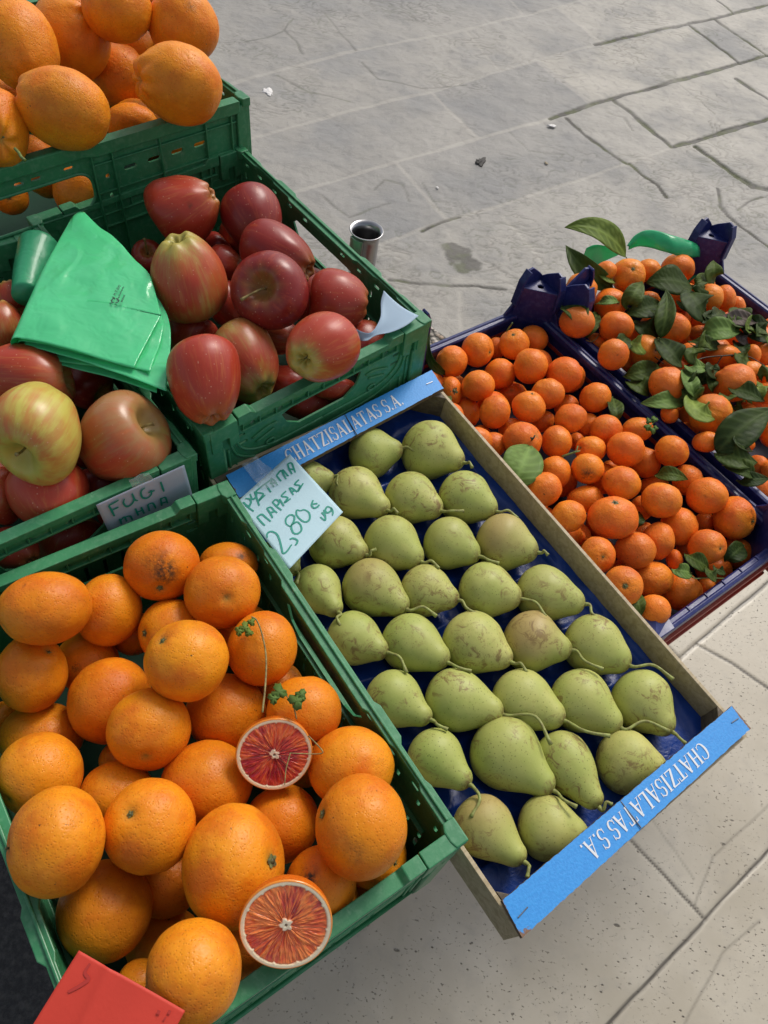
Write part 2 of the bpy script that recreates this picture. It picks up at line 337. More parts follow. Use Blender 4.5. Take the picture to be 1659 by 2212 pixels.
TJ = [([(1700, 1224), (1659, 1258), (1503, 1392), (1448, 1438), (1380, 1500)], .0035, .004, 1), ([(1503, 1392), (1580, 1432), (1680, 1500)], .003, .003, 1),
      ([(1430, 1378), (1443, 1397), (1467, 1421)], .003, .003, 1), ([(1300, 1750), (1363, 1816), (1440, 1896), (1522, 1985)], .0022, .003, 1),
      ([(1700, 1795), (1659, 1839), (1522, 1987), (1400, 2120), (1290, 2240)], .0025, .004, 1), 
      ([(1500, 1960), (1540, 1850), (1659, 1740)], .0012, .001, 2), ([(1480, 2212), (1560, 2060), (1640, 1990)], .0012, .001, 2), ([(1500, 1900), (1360, 1700), (1330, 1620)], .001, .001, 2)]
def seg_dist(X, Y, pts):
    P = [g(*p) for p in pts]; best = np.full(X.shape, 9.)
    for (ax, ay), (bx, by) in zip(P[:-1], P[1:]):
        dx, dy = bx-ax, by-ay; t = np.clip(((X-ax)*dx+(Y-ay)*dy)/(dx*dx+dy*dy+1e-12), 0, 1)
        best = np.minimum(best, np.hypot(X-ax-t*dx, Y-ay-t*dy))
    return best
B0, B1 = np.array(g(1659, 930)), np.array(g(1000, 1250)); BD = (B1-B0)/np.linalg.norm(B1-B0); BN = np.array([-BD[1], BD[0]])
if BN@(np.array(g(1000, 100))-B0) < 0: BN = -BN
def side(X, Y): return (X-B0[0])*BN[0]+(Y-B0[1])*BN[1]
def in_quad(X, Y, quad):
    P = [g(*p) for p in quad]; m = np.ones(X.shape, bool); s0 = None; n = len(P)
    cxq = sum(p[0] for p in P)/n; cyq = sum(p[1] for p in P)/n; d = np.full(X.shape, 9.)
    for i in range(n):
        (ax, ay), (bx, by) = P[i], P[(i+1) % n]; L = math.hypot(bx-ax, by-ay); nx, ny = -(by-ay)/L, (bx-ax)/L
        if nx*(cxq-ax)+ny*(cyq-ay) < 0: nx, ny = -nx, -ny
        d = np.minimum(d, (X-ax)*nx+(Y-ay)*ny)
    return np.clip(d/.01+.5, 0, 1)
def ground(name, x0, x1, y0, y1, step, joints, mat, keep, tones=(), rough=.002, seed=3):
    xs = np.arange(x0, x1, step); ys = np.arange(y0, y1, step); X, Y = np.meshgrid(xs, ys)
    P3 = np.stack([X, Y, X*0], -1); wob = 0; wa = .0045 if step > .005 else .0018; WX = X+fbm(P3*18, 5, 3)*wa; WY = Y+fbm(P3*18, 6, 3)*wa
    Z = rough*(fbm(P3*5, seed, 5)+.5*fbm(P3*22, seed+9, 3))
    led = fbm(P3*np.array([6, 9, 1]), seed+20, 4); Z += rough*1.1*np.floor(led*5+fbm(P3*30, 8, 2)*.5)/5
    gr = np.zeros(X.shape); dk = np.zeros(X.shape)
    for pts, w, d, k in joints:
        D = seg_dist(WX, WY, pts) if k else seg_dist((X+WX)/2, (Y+WY)/2, pts); wv = w*(.85, .8, .45)[k]*(1 if step > .005 else .5)*(1+.8*fbm(P3*9, 77, 2)); m = np.clip(1-(D-wv)/(step*.8), 0, 1)
        if k == 0: gr = np.maximum(gr, m*.8)
        else: dk = np.maximum(dk, m*(1.25 if k == 1 else .5)*np.clip(.95+.8*fbm(P3*7, 55, 3), .35, 1))
        Z -= d*(.45 if k == 1 else .25)*m
    if step > .005:
        for sd_, sc_, lv in ((20, 1., 5), (60, 1.8, 4)):
            q_ = fbm(P3*np.array([5, 8, 1])*sc_, seed+sd_, 4)*lv; fr_ = np.abs(q_-np.round(q_)); gr_ = np.hypot(*np.gradient(q_, step))+1e-6; ln = np.clip(1.1-fr_/gr_/(step*.75), 0, 1)*np.clip(fbm(P3*3.5, seed+sd_+3, 3)*4-.3, 0, 1)*np.clip(1.2+2*fbm(P3*25, 66, 2), 0, 1); dk = np.maximum(dk, .42*ln); Z -= .0012*ln
    for px, py, r in ((990, 548, .035), (1012, 572, .03)):
        gp = g(px, py); dd = np.hypot(X-gp[0], Y-gp[1]); dk = np.maximum(dk, .75*np.clip((r*1.4*(1+.9*fbm(P3*30, 41, 3))-dd)/.012, 0, 1))
    tone = .5+.3*fbm(P3*1.6, 31, 2)
    for quad, t in tones: q = in_quad(X, Y, quad); tone = tone*(1-q)+t*q
    S = side(X, Y); ny, nx = X.shape; idx = np.arange(nx*ny).reshape(ny, nx)
    q = np.stack([idx[:-1, :-1], idx[:-1, 1:], idx[1:, 1:], idx[1:, :-1]], -1).reshape(-1, 4); ok = keep(S)[:-1, :-1].reshape(-1); q = q[ok]
    me = bpy.data.meshes.new(name); n = nx*ny; me.vertices.add(n); me.vertices.foreach_set('co', np.stack([X, Y, Z], -1).astype(np.float32).ravel())
    me.loops.add(len(q)*4); me.loops.foreach_set('vertex_index', q.ravel().astype(np.int32)); me.polygons.add(len(q))
    me.polygons.foreach_set('loop_start', np.arange(0, len(q)*4, 4, dtype=np.int32)); me.polygons.foreach_set('loop_total', np.full(len(q), 4, np.int32))
    me.polygons.foreach_set('use_smooth', np.ones(len(q), bool)); me.update(calc_edges=True); me.validate()
    col_attr(me, 'fx', np.stack([gr, dk, tone], -1).reshape(-1, 3)); me.materials.append(mat)
    o = bpy.data.objects.new(name, me); COL.objects.link(o); tag(o, kind='structure'); return o
def slate():
    m = N('grey_paving_stone'); a = m.sep(m.attr('fx')); n = m.noise(3.5, 6, .6); n2 = m.noise(28, 5, .65, dist=.6); n3 = m.noise(240, 3, .7)
    c = m.mixc(a['Blue'], (.205, .202, .197), (.40, .37, .315)); c = m.mixc(m.math('MULTIPLY', m.ramp(n, .42, .68), .55), c, (.235, .24, .245))
    c = m.mixc(m.math('MULTIPLY', m.ramp(n2, .5, .68), .4), c, (.20, .19, .18)); c = m.mixc(m.math('MULTIPLY', m.ramp(n3, .5, .7), .3), c, (.36, .35, .33))
    c = m.mixc(m.math('MULTIPLY', m.ramp(m.voro(60), .0, .09, 1, 0), .35), c, (.10, .09, .08))
    c = m.mixc(m.math('MULTIPLY', a['Red'], .6), c, (.42, .39, .34)); dk = m.mixc(m.ramp(m.noise(14, 3), .45, .6), (.05, .045, .036), (.075, .085, .03))
    c = m.mixc(a['Green'], c, dk)
    led = m.noise(10, 5, .6, vec=m.scale(m.obj(), 1, 1.5, 1), dist=1.2); st = m.new('ShaderNodeMath', operation='SNAP'); m.put(st.inputs[0], led); st.inputs[1].default_value = .07
    nb = m.bump(st.outputs[0], .02, .6); nb = m.bump(n2, .004, .5, nb); nb = m.bump(n3, .0012, .6, nb)
    return m.fin(c, m.ramp(n, .3, .7, .55, .75), nb)
def travertine():
    m = N('pale_travertine'); a = m.sep(m.attr('fx')); n = m.noise(4, 5, .6); n2 = m.noise(35, 4, .6)
    c = m.mixc(m.ramp(n, .35, .7), (.43, .385, .30), (.53, .485, .395)); c = m.mixc(m.math('MULTIPLY', m.ramp(n2, .5, .7), .3), c, (.36, .33, .28))
    el = m.scale(m.obj(), 1, 1.5, 1); p1 = m.ramp(m.voro(62, vec=el), .05, .17, 1, 0); p3 = m.math('MULTIPLY', m.ramp(m.voro(17, vec=m.scale(m.obj(), 1, 2.2, 1)), .05, .11, 1, 0), m.ramp(m.noise(60, 4, .7), .42, .52)); gate = m.ramp(m.noise(9, 4, .6), .44, .58)
    p2 = m.ramp(m.noise(150, 3, .7, vec=el), .63, .66); g2 = m.ramp(m.noise(16, 3, .6), .36, .55)
    pit = m.math('MAXIMUM', m.math('MAXIMUM', m.math('MULTIPLY', p1, gate), m.math('MULTIPLY', p2, g2)), p3)
    c = m.mixc(m.math('MULTIPLY', pit, .85), c, (.085, .07, .05)); c = m.mixc(m.math('MULTIPLY', a['Green'], .85), c, (.09, .078, .06))
    return m.fin(c, m.ramp(n, .3, .7, .32, .5), m.bump(m.math('SUBTRACT', m.math('MULTIPLY', n2, .15), pit), .0016, .8))
M_SLATE, M_TRAV = slate(), travertine()
tones = [([(px, py) for px, py in C3(q)], t) for q, t in [
  ([(930, 195), (1400, 85), (1560, 205), (1100, 330)], .95), ([(1170, 320), (1560, 210), (1700, 170), (1700, 360), (1360, 465)], .85), ([(990, 25), (1230, -40), (1265, 105), (1130, 140)], .8),
  ([(1110, -20), (1500, -60), (1550, 42), (1265, 105)], .85), ([(1360, 465), (1700, 365), (1700, 600), (1610, 590)], .8), ([(1490, 60), (1700, 10), (1700, 170), (1650, 180)], .9),
  ([(1430, 80), (1490, 62), (1650, 180), (1570, 205)], .45), ([(590, 290), (930, 190), (1100, 330), (740, 440)], .3), ([(480, 520), (740, 440), (1020, 375), (1210, 520), (640, 700)], .35),
  ([(1560, 560), (1700, 600), (1700, 800), (1500, 600)], .6), ([(0, 252), (350, 160), (590, 290), (20, 440)], .6), ([(160, 608), (480, 515), (640, 700), (430, 775)], .32)]]
xs_, ys_ = zip(*[g(x, y) for x, y in [(430, -10), (1680, -10), (1680, 900), (400, 900), (1000, 1250)]])
ground('stone_paving', min(xs_)-.25, max(xs_)+.1, min(ys_)-.1, max(ys_)+.15, .0055, J, M_SLATE, lambda S: S > 0, tones, .0036)
xs_, ys_ = zip(*[g(x, y) for x, y in [(1700, 950), (1700, 2230), (540, 2230), (900, 1250)]])
ground('travertine_paving', min(xs_)-.1, max(xs_)+.4, min(ys_)-.2, max(ys_)+.1, .0034, TJ, M_TRAV, lambda S: S <= 0, (), .00008)
o = mesh_obj('ground', [(-60, -60, -.016), (60, -60, -.016), (60, 60, -.016), (-60, 60, -.016)], [(0, 1, 2, 3)], None, smooth=False); tag(o, kind='structure')
m = N('worn_stone_ground'); o.data.materials.append(m.fin(m.mixc(m.ramp(m.noise(2, 6), .3, .7), (.2, .19, .18), (.32, .3, .28)), .7, m.bump(m.noise(30, 5), .01, .5)))
# dark sheet laid over the ground left of the front crate
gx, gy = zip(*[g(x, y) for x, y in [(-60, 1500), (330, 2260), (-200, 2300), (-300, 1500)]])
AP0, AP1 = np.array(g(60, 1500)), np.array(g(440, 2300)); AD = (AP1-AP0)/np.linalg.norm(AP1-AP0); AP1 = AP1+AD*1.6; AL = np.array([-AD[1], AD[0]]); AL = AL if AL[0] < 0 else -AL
o = mesh_obj('dark_ground', [(*(q_+s_*L_), -.006) for q_, s_, L_ in ((AP0, 0, 0), (AP1, 0, 0), (AP1, AL, 3.), (AP0, AL, 3.))], [(0, 1, 2, 3)], None, smooth=False); tag(o, kind='structure')
m = N('dark_ground_surface'); o.data.materials.append(m.fin(m.mixc(m.ramp(m.noise(120, 4, .7), .35, .7), (.02, .02, .021), (.055, .053, .05)), .8, m.bump(m.noise(150, 3), .004, .8)))
# ------------------------------------------------------------------ crates
def frame(pos, yaw, tx=0, ty=0):
    return Matrix.Translation((pos[0], pos[1], pos[2]+H)) @ Matrix.Rotation(rad(yaw), 4, 'Z') @ Matrix.Rotation(rad(tx), 4, 'X') @ Matrix.Rotation(rad(ty), 4, 'Y')
_b = at(1505, 545, -.740); LFR = (_b[0]+sin(rad(46.0))*.499, _b[1]-cos(rad(46.0))*.499)
FR = {'blood': (frame((.1188, .1664, -.6334), 43.777, -.648, 1.172), .298, .4068), 'apple': (frame((.0060, .7042, -.5844), 48.276, .25, -3.63), .2975, .4037),
      'fuji': (frame((-.1935, .4640, -.6100), 47.924, -.03, 1.52), .300, .4026), 'top': (frame((-.2823, .9766, -.5205), 49.80, -1.97, -1.52), .60, .40),
      'pear': (frame((.3801, .3585, -.6955), 45.68, 3.157, -.521), .3076, .481), 'clem': (frame((.5089, .6326, -.740), 45.56), .263, .499),
      'leafy': (frame((LFR[0], LFR[1], -.740), 46.0), .338, .499)}
def WF(side, W, L):
    return {'front': lambda a, b, t: (-a, t, -b), 'back': lambda a, b, t: (-a, L-t, -b), 'right': lambda a, b, t: (-t, a, -b), 'left': lambda a, b, t: (-W+t, a, -b)}[side]
def wbox(mb, fn, a0, a1, b0, b1, t0, t1):
    return mb.add([fn(a, b, t) for a in (a0, a1) for b in (b0, b1) for t in (t0, t1)], [(0, 1, 3, 2), (4, 6, 7, 5), (0, 4, 5, 1), (2, 3, 7, 6), (0, 2, 6, 4), (1, 5, 7, 3)])
def end_wall(side, W, L, Hc, parent, mat=None):
    mat = mat or GREEN; fn = WF(side, W, L); c = W/2; hw = W*.36
    hole = [(c-hw/2, .030), (c+hw/2-.012, .030), (c+hw/2, .034), (c+hw/2-.006, .050), (c+hw/2-.022, .062), (c-hw/2+.022, .062), (c-hw/2+.006, .050), (c-hw/2, .034)]
    holes = [hole]+[rrect(c+s*q, .022, .006, .006, .0029) for q in (.02, .055, .09) for s in (-1, 1)]
    holes += [rrect(c+s*.105, .046, .014, .004) for s in (-1, 1)]+[rrect(c+s*.105, .033, .010, .004) for s in (-1, 1)]
    holes += [rrect(c+s*q, .12, .004, .03) for q in (.02, .04, .06, .08) for s in (-1, 1)]
    m = MB(); m.panel([(.004, .006), (W-.004, .006), (W-.004, Hc), (.004, Hc)], holes, fn, .0045, .0072)
    o = m.build('end_wall', mat, parent); bevel(o, .0006); parent = o
    # top rail with pocket ribs, inside and outside
    m = MB(); e = .040
    prof = [(e, -.0025), (e+.016, -.0025), (e+.021, .003), (W-e-.021, .003), (W-e-.016, -.0025), (W-e, -.0025), (W-e, .011), (e, .011)]
    m.panel(prof, [], fn, -.0005, .0122)
    wbox(m, fn, e+.004, W-e-.004, .0225, .0245, .0008, .0118)
    k = 10
    for i in range(k+1): a = e+.006+(W-2*e-.012)*i/k; wbox(m, fn, a-.0008, a+.0008, .010, .0230, .0010, .0114)
    o = m.build('top_rail', mat, parent); bevel(o, .0011)
    for s in (0, 1):                                             # hinge clips at both ends
        m = MB(); a0, a1 = (.006, e-.0015) if s == 0 else (W-e+.0015, W-.006)
        m.panel([(a0, -.001), (a1, -.001), (a1, .034), ((a0+a1)/2+.005, .036), ((a0+a1)/2+.005, .020), ((a0+a1)/2-.005, .020), ((a0+a1)/2-.005, .036), (a0, .034)], [], fn, -.0015, .0130)
        o = m.build('hinge_clip', mat, parent); bevel(o, .0009)
    m = MB()                                                     # ladder strips, lower ribs and curved ribs
    for s in (0, 1):
        A = (lambda a: a) if s == 0 else (lambda a: W-a)
        m.panel([(A(.007), .037), (A(.021), .037), (A(.021), Hc), (A(.007), Hc)], [rrect(A(.014), b, .0065, .008, .0008, 1) for b in (.048, .066, .084, .102, .12)], fn, .0005, .0046)
        for pl, r in (([(.026, .045), (.026, .08), (.027, Hc-.02)], .0016), ([(.036, .026), (.040, .048), (.055, .064), (.085, .072), (c, .073)], .0018), ([(.030, .040), (.036, .060), (.055, .077), (.085, .086), (c, .088)], .0016),
                      ([(.056, .047), (.075, .040), (.088, .040)], .0016), ([(.060, .056), (.084, .048)], .0016), ([(.034, .075), (.034, Hc-.02)], .0013)):
            pts = [fn(A(p[0]), p[1], .0038) for p in spline(pl, 6)]; m.tube(pts, r, 6)
        q = [fn(A(.078)+.0055*cos(w), .066+.0042*sin(w), .0034) for w in np.linspace(0, 2*pi, 13)]; m.tube(q, .0012, 5, False)
    wbox(m, fn, .024, W-.024, Hc-.018, Hc-.015, .0006, .0046)
    m.build('rib', mat, parent, smooth=True)
def side_wall(side, W, L, Hc, parent, mat=None):
    mat = mat or GREEN; fn = WF(side, W, L); c = L/2; hw = L*.33
    hole = [(c-hw/2, .034), (c-hw/2+.008, .027), (c+hw/2-.008, .027), (c+hw/2, .034), (c+hw/2-.010, .052), (c+hw/2-.026, .060), (c-hw/2+.026, .060), (c-hw/2+.010, .052)]
    holes = [hole]+[rrect(c+s*q, .0145, .010, .004) for q in (.04, .075, .11, .145, .175) for s in (-1, 1)]
    holes += [rrect(c+s*q, .032, .004, .010) for q in (.10, .125, .155, .18) for s in (-1, 1)]
    holes += [rrect(c+(i-9.5)*.018, b, .0045, .018) for i in range(20) for b in (.078, .104)]
    m = MB(); m.panel([(.002, .004), (L-.002, .004), (L-.002, Hc), (.002, Hc)], holes, fn, .0040, .0066); o = m.build('side_wall', mat, parent); bevel(o, .0006); parent = o
    # rim seen from above: stepped plan outline
    def tz(a, t): return fn(a, 0, t)
    out = []; inn = []
    for a, to, ti in ((.018, -.001, .010), (.050, -.001, .010), (.056, .001, .0075), (.090, .001, .0075), (.096, -.003, .0095), (.128, -.003, .0095), (.134, 0, .0125), (L-.134, 0, .0125), (L-.128, -.003, .0095), (L-.096, -.003, .0095), (L-.090, .001, .0075), (L-.056, .001, .0075), (L-.050, -.001, .010), (L-.018, -.001, .010)):
        out.append((a, to)); inn.append((a, ti))
    m = MB(); m.panel(out+inn[::-1], [], lambda a, b, t: fn(a, t, b), 0, .0055)
    wbox(m, fn, .02, L-.02, -.0028, .003, .0038, .0062)
    for a0, a1 in ((.022, .052), (.098, .126), (L-.126, -.098+L), (L-.052, L-.022)): wbox(m, fn, a0, a1, .004, .0125, -.002, .0042)
    wbox(m, fn, .03, L-.03, .0635, .0660, .001, .0105)
    for i in range(9): a = .05+(L-.1)*i/8; wbox(m, fn, a-.0008, a+.0008, .005, .0210, .0008, .0040)
    o = m.build('side_rim', mat, parent); bevel(o, .0012)
def green_crate(key, label, grid=False, Hc=.155):
    M, W, L = FR[key]; e = empty('plastic_crate', M); tag(e, label, 'crate', 'green plastic crates')
    if grid: grid_wall(W, L, Hc, e); end_wall('back', W, L, Hc, e)
    else:
        for s in ('front', 'back'): end_wall(s, W, L, Hc, e)
    for s in ('left', 'right'): side_wall(s, W, L, Hc, e)
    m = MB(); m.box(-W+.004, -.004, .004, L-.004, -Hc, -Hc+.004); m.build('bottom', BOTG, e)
    for sx in (0, 1):
        for sy in (0, 1):
            m = MB(); X = (lambda x: -x) if sx == 0 else (lambda x: -W+x); Y = (lambda y: y) if sy == 0 else (lambda y: L-y)
            poly = [(0, 0), (.0195, 0), (.0195, .0045), (.0048, .0048), (.0048, .021), (.0185-.0185, .021)]
            m.panel([(X(a), Y(b)) for a, b in poly], [], lambda a, b, t: (a, b, t), -Hc, -.006)
            cap = [(-.001, -.001), (.011, -.001), (.013, .006), (.013, .014), (.010, .020), (-.001, .020)]
            m.panel([(X(a), Y(b)) for a, b in cap], [], lambda a, b, t: (a, b, t), -.009, .0022)
            o = m.build('corner_post', GREEN, e); bevel(o, .0012)
    return e
def grid_wall(W, L, Hc, parent):
    fn = WF('front', W, L); c = W/2
    hole = rrect(c, .054, .15, .046, .018, 5)
    holes = [hole]+[rrect(a, .042, .017, .006) for a in (.075, .108, .141, .174, W-.075, W-.108, W-.141, W-.174)]+[rrect(c+s*q, .0215, .012, .004) for q in (.01, .05) for s in (-1, 1)]
    holes += [rrect(a, b, .005, .006) for a in (.205, W-.205) for b in (.045, .070)]
    m = MB(); m.panel([(.004, .003), (W-.004, .003), (W-.004, Hc), (.004, Hc)], holes, fn, .006, .009); o = m.build('end_wall', GREEN, parent); bevel(o, .0006); parent = o
    m = MB()
    for a in (.028, .066, .132, .196, .222, W-.222, W-.196, W-.132, W-.066, W-.028): wbox(m, fn, a-.0009, a+.0009, .014, Hc-.002, .0008, .0066)
    for b in (.026, .062, .108): 
        for a0, a1 in ((.02, .222), (W-.222, W-.02)): wbox(m, fn, a0, a1, b-.0009, b+.0009, .0022, .0066)
    wbox(m, fn, .01, W-.01, Hc-.022, Hc-.018, .0002, .0068); wbox(m, fn, .01, W-.01, Hc-.004, Hc-.0005, .0002, .0068)
    m.tube([fn(p[0], p[1], .006) for p in hole+[hole[0]]], .0022, 6, False)
    o = m.build('rib', GREEN, parent); bevel(o, .0005)
    m = MB(); pr = [(.015, -.001), (.215, -.001), (.232, -.006), (W-.232, -.006), (W-.215, -.001), (W-.015, -.001), (W-.015, .015), (W-.215, .015), (W-.232, .011), (.232, .011), (.215, .015), (.015, .015)]
    m.panel(pr, [], fn, -.0015, .013); o = m.build('top_rail', GREEN, parent); bevel(o, .002, 3)

green_crate('blood', 'green folding crate in front, filled with round oranges and two cut halves')
green_crate('apple', 'green folding crate of dark red apples beside the steel tube')
green_crate('fuji', 'green folding crate of pale striped apples with the FUGI paper taped on')
green_crate('top', 'wide green crate of big knobbly oranges at the back, top left', grid=True, Hc=.19)

def navy_crate(key, label, posts, Hc=.082):
    M, W, L = FR[key]; e = empty('plastic_crate', M); tag(e, label, 'crate', 'navy blue plastic crates'); q = .050
    for s in ('front', 'back', 'right', 'left'):
        S = W if s in ('front', 'back') else L; fn = WF(s, W, L); m = MB(); c = S/2
        hs = [rrect(c, .040, .09, .024, .010, 4)] if s in ('front', 'back') else []
        hs += [rrect(c+(i-4.5)*S*.085, .062, .006, .020) for i in range(10)]
        m.panel([(.003, .004), (S-.003, .004), (S-.003, Hc), (.003, Hc)], hs, fn, .0035, .0062)
        o = m.build('side_wall' if S == L else 'end_wall', NAVY, e); bevel(o, .0006); wall_ = o
        m = MB(); prof = [(-.0015, 0), (.0030, -.0016), (.0050, .0004), (.0092, .0004), (.0115, .003), (.0115, .0115), (.0094, .0115), (.0094, .0045), (.001, .0045), (.0005, .018), (-.0015, .018)]
        vs = [fn(a, b, t) for a in (0, S) for t, b in prof]; k = len(prof); fs = [(i, (i+1) % k, k+(i+1) % k, k+i) for i in range(k)]
        m.add(vs, fs); 
        for i in range(1, 8): a = S*i/8; wbox(m, fn, a-.0012, a+.0012, -.0010, .006, .0035, .0108) if s == 'front' else wbox(m, fn, a-.001, a+.001, .006, .02, -.0005, .0035)
        o = m.build('rim', NAVY, wall_); bevel(o, .0007)
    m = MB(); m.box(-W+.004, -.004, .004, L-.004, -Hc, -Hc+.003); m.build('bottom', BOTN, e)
    for sx, sy in posts:
        X = (lambda x: -x) if sx == 0 else (lambda x: -W+x); Y = (lambda y: y) if sy == 0 else (lambda y: L-y); m = MB()
        pr = [(0, .052), (.010, .062), (.028, .076), (.036, .074), (.044, .058), (.047, .020), (.062, -.001), (0, -.001)]
        m.panel(pr, [], lambda a, b, t: (X(a), Y(t), b), -.0005, .0034); m.panel(pr, [], lambda a, b, t: (X(t), Y(a), b), -.0006, .0033)
        for d in (0, 1):                                            # flanges that thicken the upstands
            f = [(.036, .074), (.044, .058), (.047, .020), (.0505, .020), (.0475, .059), (.039, .076)]
            m.panel(f, [], (lambda a, b, t: (X(a), Y(t), b)) if d == 0 else (lambda a, b, t: (X(t), Y(a), b)), -.002, .010)
        dg = MB(); P = [(X(.047), Y(.004)), (X(.004), Y(.047))]
        n = 2; m.add([(P[0][0], P[0][1], .050), (P[1][0], P[1][1], .050), (P[1][0], P[1][1], -Hc), (P[0][0], P[0][1], -Hc), (X(.044), Y(.001), .050), (X(.001), Y(.044), .050), (X(.001), Y(.044), -Hc), (X(.044), Y(.001), -Hc)],
                    [(0, 1, 2, 3), (4, 7, 6, 5), (0, 4, 5, 1), (0, 3, 7, 4), (1, 5, 6, 2)])
        sh = [(X(.046), Y(.003)), (X(.003), Y(.046)), (X(.003), Y(.003))]; hole = [(X(.017)+.0045*cos(w), Y(.017)+.0045*sin(w)) for w in np.linspace(0, 2*pi, 12, endpoint=False)]
        m.panel(sh, [hole], lambda a, b, t: (a, b, t), .0465, .0492)
        o = m.build('corner_post', NAVY, e); bevel(o, .0009)
    return e
ce = navy_crate('clem', 'navy blue crate of loose clementines next to the pear tray, one corner broken', [(0, 0), (0, 1), (1, 1)])
navy_crate('leafy', 'navy blue crate of clementines with leaves at the right edge of the photo', [(0, 0), (1, 0), (0, 1), (1, 1)])
M, W_, L_ = FR['clem']                                                # the torn front-left corner
m = MB(); m.add([(-W_-.001, -.001, .003), (-W_+.03, -.002, .004), (-W_+.035, .012, .002), (-W_+.018, .020, .008), (-W_+.010, .034, .001), (-W_-.002, .03, .003), (-W_+.012, .008, -.03), (-W_+.02, -.003, -.025), (-W_-.003, .012, -.03)],
             [(0, 1, 2, 3), (0, 3, 4, 5), (1, 7, 6, 2), (0, 7, 1), (0, 8, 7), (5, 8, 0), (3, 2, 6), (4, 3, 6, 8)]); o = m.build('torn_corner', NAVY, ce); bevel(o, .001)
def red_crate(key, label, dz, Hc=.055):
    M, W, L = FR[key]; M = M @ Matrix.Translation((.0035, -.0035, dz)); W += .007; L += .007; e = empty('plastic_crate', M); tag(e, label, 'crate', 'red crates under the navy crates')
    for s in ('front', 'back', 'right', 'left'):
        S = W if s in ('front', 'back') else L; fn = WF(s, W, L); m = MB()
        m.panel([(.002, .0), (S-.002, 0), (S-.002, Hc), (.002, Hc)], [rrect(S/2, .028, .09, .018, .008)], fn, .003, .006)
        wbox(m, fn, 0, S, -.001, .006, -.001, .0105); wbox(m, fn, 0, S, Hc-.006, Hc, -.0005, .005); o = m.build('side_wall' if S == L else 'end_wall', RED, e); bevel(o, .0008)
    m = MB(); m.box(-W+.003, -.003, .003, L-.003, -Hc, -Hc+.003); m.build('bottom', RED, e)
red_crate('clem', 'red plastic crate, its rim just showing under the clementine crate', -.030); red_crate('leafy', 'red plastic crate under the crate of leafy clementines', -.030)

# tables that carry the crates (set back under them)
def table(label, pts, z, lab_legs=.03):
    cxm = sum(p[0] for p in pts)/4; cym = sum(p[1] for p in pts)/4
    e = empty('display_table', Matrix.Translation((cxm, cym, 0))); tag(e, label, 'table')
    q = [(p[0]-cxm, p[1]-cym) for p in pts]
    m = MB(); m.panel(q, [], lambda a, b, t: (a, b, t), z-.025, z); o = m.build('tabletop', M_PLYD, e); bevel(o, .002)
    for a, b in q:
        m = MB(); a *= .9; b *= .9; m.box(a-.02, a+.02, b-.02, b+.02, 0, z-.0252); m.build('leg', M_PLYD, e)
def wp(key, x, y, z=0): return tuple((FR[key][0] @ Vector((x, y, z)))[:])
bz = min(wp('blood', x, y, -.155)[2] for x in (0, -.3) for y in (0, .4))
table('brown wooden stand under the green crates, a sliver showing below the front crate', [wp('blood', .02, .012)[:2], wp('blood', -.29, .02)[:2], wp('fuji', -.30, .36)[:2], wp('apple', -.06, .36)[:2]], bz-.004)
cz = min(wp('clem', x, y, -.087)[2] for x in (0, -.28) for y in (0, .46)); lz = min(wp('leafy', x, y, -.087)[2] for x in (0, -.34) for y in (0, .48))
table('low wooden stand under the red crates', [wp('leafy', -.06, .16)[:2], wp('clem', -.22, .16)[:2], wp('clem', -.22, .42)[:2], wp('leafy', -.06, .42)[:2]], min(cz, lz)-.042)
# block that raises the back crate, and the one under the apple crates
def riser(key, label, z0, name='wooden_box'):
    M, W, L = FR[key]; zt = M.translation.z-(.19 if key == 'top' else .155)-.013; m = MB()
    e = empty(name, Matrix.Translation((M.translation.x, M.translation.y, 0)) @ Matrix.Rotation(M.to_euler().z, 4, 'Z')); tag(e, label, 'box')
    for k in range(4):
        z1 = z0+(zt-z0)*k/4; z2 = z0+(zt-z0)*(k+.9)/4
        for a in ((-W+.03, -.03, .03, .042), (-W+.03, -.03, L-.042, L-.03), (-W+.03, -W+.042, .043, L-.043), (-.042, -.03, .043, L-.043)):
            m = MB(); m.box(*a, z1, z2); m.build('slat', M_PLYD, e)
riser('apple', 'old wooden box carrying the dark red apple crate', bz+.0); riser('fuji', 'old wooden box carrying the striped apple crate', bz+.0); riser('top', 'tall wooden box under the back orange crate', .0)

# ------------------------------------------------------------------ parasol base: steel tube in an exposed-aggregate slab
tp = at(792, 497, -.66)
e = empty('parasol_base', Matrix.Translation((tp[0], tp[1], 0)) @ Matrix.Rotation(rad(51), 4, 'Z')); tag(e, 'steel parasol tube with flared lip standing in a pebbled concrete slab', 'parasol base')
R0 = .0215
zz = tp[2]; prof = [(R0*.90, .10), (R0*.90, zz-.012), (R0*.94, zz-.006), (R0*1.10, zz-.0015), (R0*1.14, zz), (R0*1.08, zz+.0008), (R0*.88, zz-.006), (R0*.84, zz-.012), (R0*.84, zz-.30)]
vs = [(r*cos(2*pi*k/48), r*sin(2*pi*k/48), z) for r, z in prof for k in range(48)]; fs = [(i*48+k, i*48+(k+1) % 48, (i+1)*48+(k+1) % 48, (i+1)*48+k) for i in range(len(prof)-1) for k in range(48)]
mt = N('brushed_steel'); mt.fin(mt.mixc(mt.ramp(mt.noise(30, 4, vec=mt.scale(mt.obj(), 1, 1, .1)), .3, .7), (.30, .30, .31), (.5, .5, .5)), .28, Metallic=1.)
mesh_obj('tube', vs, fs, mt.m, e)
m = MB(); m.tube([(R0*.84*cos(t), R0*.84*sin(t), zz-.30) for t in (0, 1)], .001, 4); 
m = MB(); n = 10; vs = []
